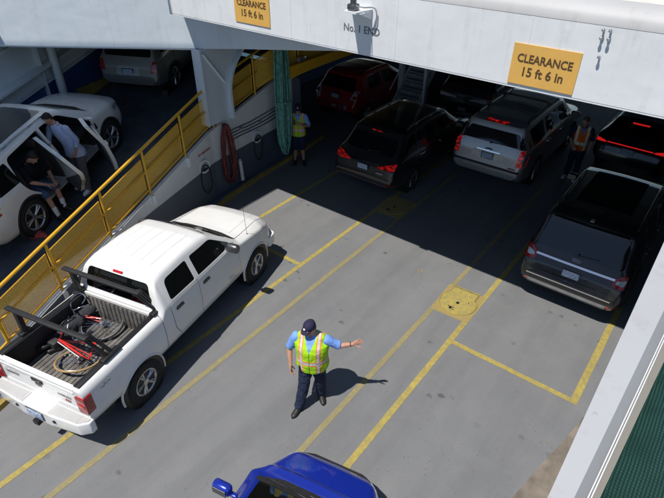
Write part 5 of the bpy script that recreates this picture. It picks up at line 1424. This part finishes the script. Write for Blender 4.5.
# dark sedan with a full width lamp at the far right
s = Car('parked_car', 'black car with a full width glowing red light bar at far right', 'car', (-1.62, 15.55 + 2.45, 0), R(-2), L=4.9, W=1.92, H=1.48, wb=2.85, roh=1.05, tyre=.36, paint=paint('black_blue_paint', (.008, .010, .016), dust=.01), hood=1.05, belt=1.06, rtop=.95, rbelt=.35, wtop=2.95, wbase=3.75, roofw=.68, pillars=[2.25, 1.25], rwt=.15)
s.build(); s.mirror_pair()
suv_rear(s, dict(pair=[('tail_light', [(.62, .905), (.90, .895), (.92, .965), (.80, .96), (.64, .93)], 'redhot', dict(off=.014, th=.03, r=.015))],
                 one=[('light_bar', [(-.60, .912), (.60, .912), (.60, .930), (-.60, .930)], 'redhot', dict(off=.013, th=.02, r=.008)), ('brake_light', [(-.22, 1.345), (.22, 1.345), (.22, 1.37), (-.22, 1.37)], 'redhot', dict(off=.014, th=.03, r=.008))]))
s.plate(.80)

# silver SUV on the ramp
SV2 = paint('grey_silver_paint', (.26, .26, .25), metal=.5, rough=.32, dust=.05)
ph2 = R(24); c0 = V((-12.8, 8.9, 0)); fwd = V((-math.sin(ph2), math.cos(ph2), 0)); rgt = V((math.cos(ph2), math.sin(ph2), 0))
cc = c0 - rgt * .54 + fwd * 1.315
s = Car('parked_car', 'grey silver SUV stopped near the top of the side ramp', 'car', (cc.x, cc.y, rz_(c0.y) + 1.315 * .19), ph2, R(9.5), L=4.4, W=1.84, H=1.68, wb=2.63, roh=.85, tyre=.345, paint=SV2, hood=1.08, belt=1.06, rtop=.5, rbelt=.2, wtop=2.65, wbase=3.35, roofw=.74, pillars=[2.0, 1.02], rwt=.2)
s.build(glass='glassdark'); s.mirror_pair(); s.rails('black'); arch_trim(s, 'black', .015)
suv_rear(s, dict(pair=[('tail_light', [(.66, .80), (.90, .80), (.89, 1.02), (.74, 1.06), (.68, .92)], 'red', dict(off=.014, th=.03, r=.03))],
                 one=[('bumper_base', [(-.85, .36), (.85, .36), (.85, .44), (-.85, .44)], 'blacksoft', dict(off=.008, th=.03)), ('tailgate_recess', [(-.34, .70), (.34, .70), (.30, .90), (-.30, .90)], 'steel', dict(off=.004, th=.012, r=.03))]))
s.plate(.79); s.wiper()
bm = B(); prism(bm, [(-.11, 0), (.11, 0), (.0, .14)], 'x', -.08, .08); box(bm, (.05, .16, .02), (.05, .22, .03), bev=.008)
o = tag(obj('wheel_chock', bm, M['blacksoft'], None, 40), 'small grey wheel chock lying on the ramp behind the silver SUV', 'chock'); o.location = (-12.42, 8.55, rz_(8.55) + .012); o.rotation_euler = (R(10), 0, R(30))

# blue car at the bottom edge
BLUE = paint('blue_paint', (.010, .030, .34), metal=.25, rough=.2, dust=.0)
s = Car('parked_car', 'bright blue car at the bottom edge waiting before the raised hand', 'car', (-1.95, 3.28 - 2.08, 0), R(12), L=4.15, W=1.82, H=1.48, wb=2.5, roh=.78, tyre=.315, paint=BLUE, hood=.90, belt=.95, nose=.55, blunt=.78, rtop=.6, rbelt=.2, wtop=2.5, wbase=3.42, roofw=.68, pillars=[1.62, .8])
s.build(glass='glass', front_glass='glassclear', seat='seatgrey'); s.mirror_pair()
s.patch('cowl', [(-.70, s.Y(3.28)), (.70, s.Y(3.28)), (.73, s.Y(3.34)), (.4, s.Y(3.44)), (-.4, s.Y(3.44)), (-.73, s.Y(3.34))], 'z+', 'blacksoft', .004, .012, .03)
for x0, x1 in ((-.60, .02), (.0, .58)):
    bm = B(); pts = [(x0 + (x1 - x0) * t, s.Y(3.37) - .07 * t, s.bvh.ray_cast(V((x0 + (x1 - x0) * t, s.Y(3.37) - .07 * t, 4)), V((0, 0, -1)))[0].z + .022) for t in np.linspace(0, 1, 6)]
    tube(bm, pts, .010, 6); obj('wiper', bm, M['black'], s.root, 60)
for sg in (-1, 1):
    s.patch('headlight', [(sg * .48, .60), (sg * .78, .60), (sg * .80, .71), (sg * .52, .69)], 'y+', 'clearlens', .01, .03)
s.patch('grille', [(-.5, .45), (.5, .45), (.55, .62), (-.55, .62)], 'y+', 'black', .012, .03)

# white SUV on the ramp with its right doors open
def build_white_suv():
    PW = paint('pearl_white_paint', (.74, .73, .70), rough=.25, dust=.03)
    ph = R(23.6); rx = R(10.3)
    inner_doors = []
    s = Car('parked_car', 'white SUV on the side ramp with both right doors open', 'car', (-11.70, 4.47, 1.237), ph, rx, L=4.9, W=1.98, H=1.74, wb=2.93, roh=1.0, tyre=.38, paint=PW, hood=1.13, belt=1.10, rtop=.72, rbelt=.30, wtop=2.95, wbase=3.72, roofw=.70, pillars=[2.26, 1.22], rwt=.19)
    Y = s.Y
    fd = [(Y(2.28), .44), (Y(3.42), .44), (Y(3.50), .66), (Y(3.46), 1.12), (Y(2.84), 1.60), (Y(2.28), 1.63)]
    rd = [(Y(2.22), .44), (Y(2.22), 1.63), (Y(1.24), 1.60), (Y(1.12), 1.13), (Y(1.20), .92), (Y(1.50), .60), (Y(1.58), .44)]
    fd = rpoly(fd, [.04, .05, .08, .08, .10, .05]); rd = rpoly(rd, [.04, .05, .10, .08, .10, .08, .04])
    def dc():
        o = []
        for p in (fd, rd):
            c = B(); prism(c, p, 'x', .45, 2); o.append(('DIFFERENCE', c))
        return o
    s.k['inner_cut'] = dc
    s.build(extra_cut=dc(), skip_right_side=True, doors=False, glass='glassdark', front_glass='glassdark', seat='seat')
    s.doors(sides=('x-',)); s.mirror_pair(); s.rails('alloy', .03)
    s.patch('sunroof', [(-.50, Y(1.2)), (.50, Y(1.2)), (.48, Y(2.75)), (-.48, Y(2.75))], 'z+', 'glassdark', .005, .012, .06)
    s.patch('cowl', [(-.74, Y(3.55)), (.74, Y(3.55)), (.78, Y(3.68)), (.4, Y(3.80)), (-.4, Y(3.80)), (-.78, Y(3.68))], 'z+', 'black', .004, .012, .03)
    wins = s.windows()
    for nm, poly, win, ang_, hy in (('front_door', fd, wins[0], 50, Y(3.47)), ('rear_door', rd, wins[1], 62, Y(2.22))):
        hub = V((s.bvh.ray_cast(V((4, hy - .03, .8)), V((-1, 0, 0)))[0].x - .02, hy, 0))
        Rm = Matrix.Rotation(R(ang_), 4, 'Z'); loc = hub - (Rm @ hub)
        c = B(); prism(c, win, 'x', -3, 3)
        me = booleans(conform(s.bvh, poly, 'x+', 0, .075, .08), [('DIFFERENCE', c)])
        d = mobj('door', me, PW, s.root); d.location = loc; d.rotation_euler = (0, 0, R(ang_))
        pin = rpoly([tuple(V(p) * .94 + V((sum(q[0] for q in poly) / len(poly), .78)) * .06) for p in poly if p[1] < 1.16] , .03, 2)
        obj('door_lining', conform(s.bvh, pin, 'x+', -.074, .02, .1), M['interior'], d, 40)
        obj('window', conform(s.bvh, win, 'x+', -.02, .004, .09), M['glassdark'], d, 40)
        hz = 1.0; hy2 = min(p[0] for p in poly) + .26
        obj('handle', conform(s.bvh, rpoly([(hy2 - .10, hz - .017), (hy2 + .10, hz - .017), (hy2 + .10, hz + .017), (hy2 - .10, hz + .017)], .012, 2), 'x+', .035, .025, .05), PW, d, 35)
    for sg in (-1, 1):
        s.patch('tail_light', [(sg * .62, .92), (sg * .93, .90), (sg * .95, 1.08), (sg * .66, 1.05)], 'y-', 'red', .014, .03)
        s.patch('tail_light', [(Y(.12), .92), (Y(.42), .96), (Y(.36), 1.06), (Y(.12), 1.07)], 'x+' if sg > 0 else 'x-', 'red', .010, .03)
        s.patch('headlight', [(Y(4.42), .80), (Y(4.68), .78), (Y(4.66), .90), (Y(4.40), .92)], 'x+' if sg > 0 else 'x-', 'clearlens', .008, .03)
        s.patch('headlight', [(sg * .50, .76), (sg * .80, .78), (sg * .78, .90), (sg * .52, .88)], 'y+', 'clearlens', .01, .03)
        s.patch('sill_trim', [(-1.0, .28), (1.0, .28), (1.0, .40), (-1.0, .40)], 'x+' if sg > 0 else 'x-', 'blacksoft', .008, .03)
        s.patch('fender_vent', [(Y(3.52), .84), (Y(3.60), .84), (Y(3.58), .98), (Y(3.55), .98)], 'x+' if sg > 0 else 'x-', 'black', .006, .02)
    s.patch('bumper_base', [(-.84, .40), (.84, .40), (.84, .50), (-.84, .50)], 'y-', 'steel', .008, .03)
    s.plate(.80); s.wiper(); arch_trim(s, 'blacksoft', .025)
    return s, ph, rx
wsuv, wph, wrx = build_white_suv()
bm = B(); limb(bm, [(0, 0, .06), (.16, .05, .07), (.28, .02, .05)], [.07, .08, .05]); o = tag(mobj('cloth_bundle', remeshed(bm, .015, 3, .02, 3), M['redcloth']), 'crumpled red cloth bag on the ramp by the white SUV rear wheel', 'bag'); o.location = (-10.25, 3.30, rz_(3.3)); o.rotation_euler = (0, 0, R(30))

# ------------------------------------------------------------------ the people
# deck hand in the sun, left palm raised towards the blue car
J = standing(fat=1.46, shL=(.235, .0, 1.465), elL=(.41, .05, 1.325), wrL=(.60, .06, 1.385), hfL=(.75, .12, .45), hpL=(.15, -1, .25), curlL=.12, spreadL=.16,
             shR=(-.235, 0, 1.455), elR=(-.355, .02, 1.18), wrR=(-.31, -.13, .95), hfR=(.15, -.35, -.8), hpR=(1, 0, .2), curlR=.55,
             knL=(.11, .05, .50), anL=(.10, .14, .085), toeL=(.45, -1, 0), knR=(-.12, -.10, .50), anR=(-.19, -.19, .085), toeR=(-.35, -1, 0), head=(-.015, -.04, 1.70), look=(-.55, -.85, -.32), up=(0, -.1, 1))
t, H, J = person('person', 'deck worker in lime safety vest and navy cap raising his left palm', (-3.60, 4.20, 0), R(27), J, dict(top='blueshirt', vest='vest', pants='navy', cap='navycap', shoe='shoe', hair='hairgrey', vz0=.86), 'deck crew in safety vests', .007)
bm = B(); box(bm, (-.155, -.14, .93), (.05, .035, .13), bev=.012); obj('radio', bm, M['black'], t, 40)
bm = B(); tube(bm, [V((math.cos(a) * .033, math.sin(a) * .033, 0)) for a in np.linspace(0, 6.28, 14, endpoint=False)], .006, 6, True); o = obj('watch', bm, M['black'], t, 50); o.location = (.572, .058, 1.376); o.rotation_euler = (0, R(80), R(10))

# crewman by the rope, hands up at his chest
J = standing(elR=(-.32, -.03, 1.20), wrR=(-.24, -.24, 1.38), hfR=(.25, -.1, .9), hpR=(.4, .5, 0), curlR=.5, elL=(.30, -.06, 1.20), wrL=(.10, -.27, 1.30), hfL=(-.8, -.2, .3), hpL=(-.2, .8, -.3), curlL=.7,
             anL=(.13, -.02, .085), anR=(-.13, .03, .085), toeL=(.2, -1, 0), toeR=(-.25, -1, 0), head=(0, -.045, 1.695), look=(.05, -1, -.18))
t, H, J = person('person', 'deck worker in lime vest and dark shorts standing by the green rope', (-9.44, 10.67, 0), R(38), J, dict(top='blueshirt', vest='vest', pants='navy', shorts=True, cap='navycap', shoe='shoe', hair='hair'), 'deck crew in safety vests', .010)
bm = B(); box(bm, (-.10, -.30, 1.40), (.075, .012, .15), bev=.006); obj('phone', bm, M['black'], t, 40)

# crewman in orange by the right-hand cars
J = standing(elL=(.28, .03, 1.17), wrL=(.27, -.08, .93), elR=(-.27, -.02, 1.18), wrR=(-.16, -.22, 1.05), head=(-.01, -.04, 1.695), look=(-.55, -1, -.25), hfR=(.5, -.6, -.3), hpR=(.3, .6, -.4), lean=(0, .02, 0), anL=(.11, -.06, .085), anR=(-.13, .04, .085), toeR=(-.4, -1, 0))
person('person', 'bareheaded worker in orange vest standing in the shade between parked cars', (-2.80, 14.72, 0), R(12), J, dict(top='navy', vest='vestorange', pants='navy', shoe='whiteshoe', hair='hairgrey'), None, .010)

# the two men at the open doors of the white SUV
WM = Matrix.Translation(wsuv.root.location) @ Matrix.Rotation(wph, 4, 'Z') @ Matrix.Rotation(wrx, 4, 'X')
pz = V((-10.72, 4.86, 0)); pz.z = rz_(pz.y)
J = standing(shL=(-.02, -.06, 1.445), shR=(-.425, -.06, 1.425), elR=(-.47, -.16, 1.15), wrR=(-.26, -.36, 1.17), hfR=(.5, -.6, .3), hpR=(.3, .4, .8), curlR=.5, elL=(.14, .0, 1.19), wrL=(.22, -.18, 1.02), hfL=(.2, -.8, -.4), hpL=(-.9, 0, 0), curlL=.5,
             head=(-.31, -.15, 1.65), look=(-.45, -1, -.55), lean=(-.24, -.08, -.02), anL=(.16, -.10, .085), anR=(-.13, .06, .085), knL=(.15, -.07, .5), toeL=(.2, -1, 0), toeR=(-.3, -1, 0), curl=.4)
t, H, J = person('person', 'dark haired man in pale blue shirt standing between the open doors', pz, R(18), J, dict(top='whiteshirt', sleeve='long', tz0=.84, flare=.25, pants='greypants', shoe='whiteshoe', hair='hair'), None, .010)
bm = B(); box(bm, (-.18, -.44, 1.22), (.075, .13, .012), bev=.005); obj('phone', bm, M['black'], t, 40)
q = WM @ V((.58, -1.0, 0)); 
J = standing(base=(0, 0, -.30), hipL=(.10, -.02, .66), hipR=(-.10, -.02, .66), knL=(.14, -.48, .62), anL=(.10, -.56, .20), knR=(-.13, -.44, .56), anR=(-.14, -.56, .105), shL=(.205, -.12, 1.12), shR=(-.205, -.12, 1.12), elL=(.26, -.30, .90), elR=(-.26, -.30, .90), wrL=(.12, -.48, .80), wrR=(-.10, -.50, .80), hfL=(-.5, -.7, -.2), hfR=(.5, -.7, -.2), hpL=(-.2, .2, -1), hpR=(.2, .2, -1),
             head=(0, -.28, 1.33), look=(.1, -1, -.9), lean=(0, -.16, -.02), toeL=(.1, -1, 0), toeR=(-.1, -1, 0))
J2 = {k: v for k, v in J.items()}
t, H, J = person('person', 'man in dark tee shirt and blue shorts sitting in the rear doorway', (q.x, q.y, q.z + .03), wph + R(90), J2, dict(top='tee', pants='denim', shorts=True, shoe='shoe', sock=True, hair='hair', tz0=.93), None, .010)
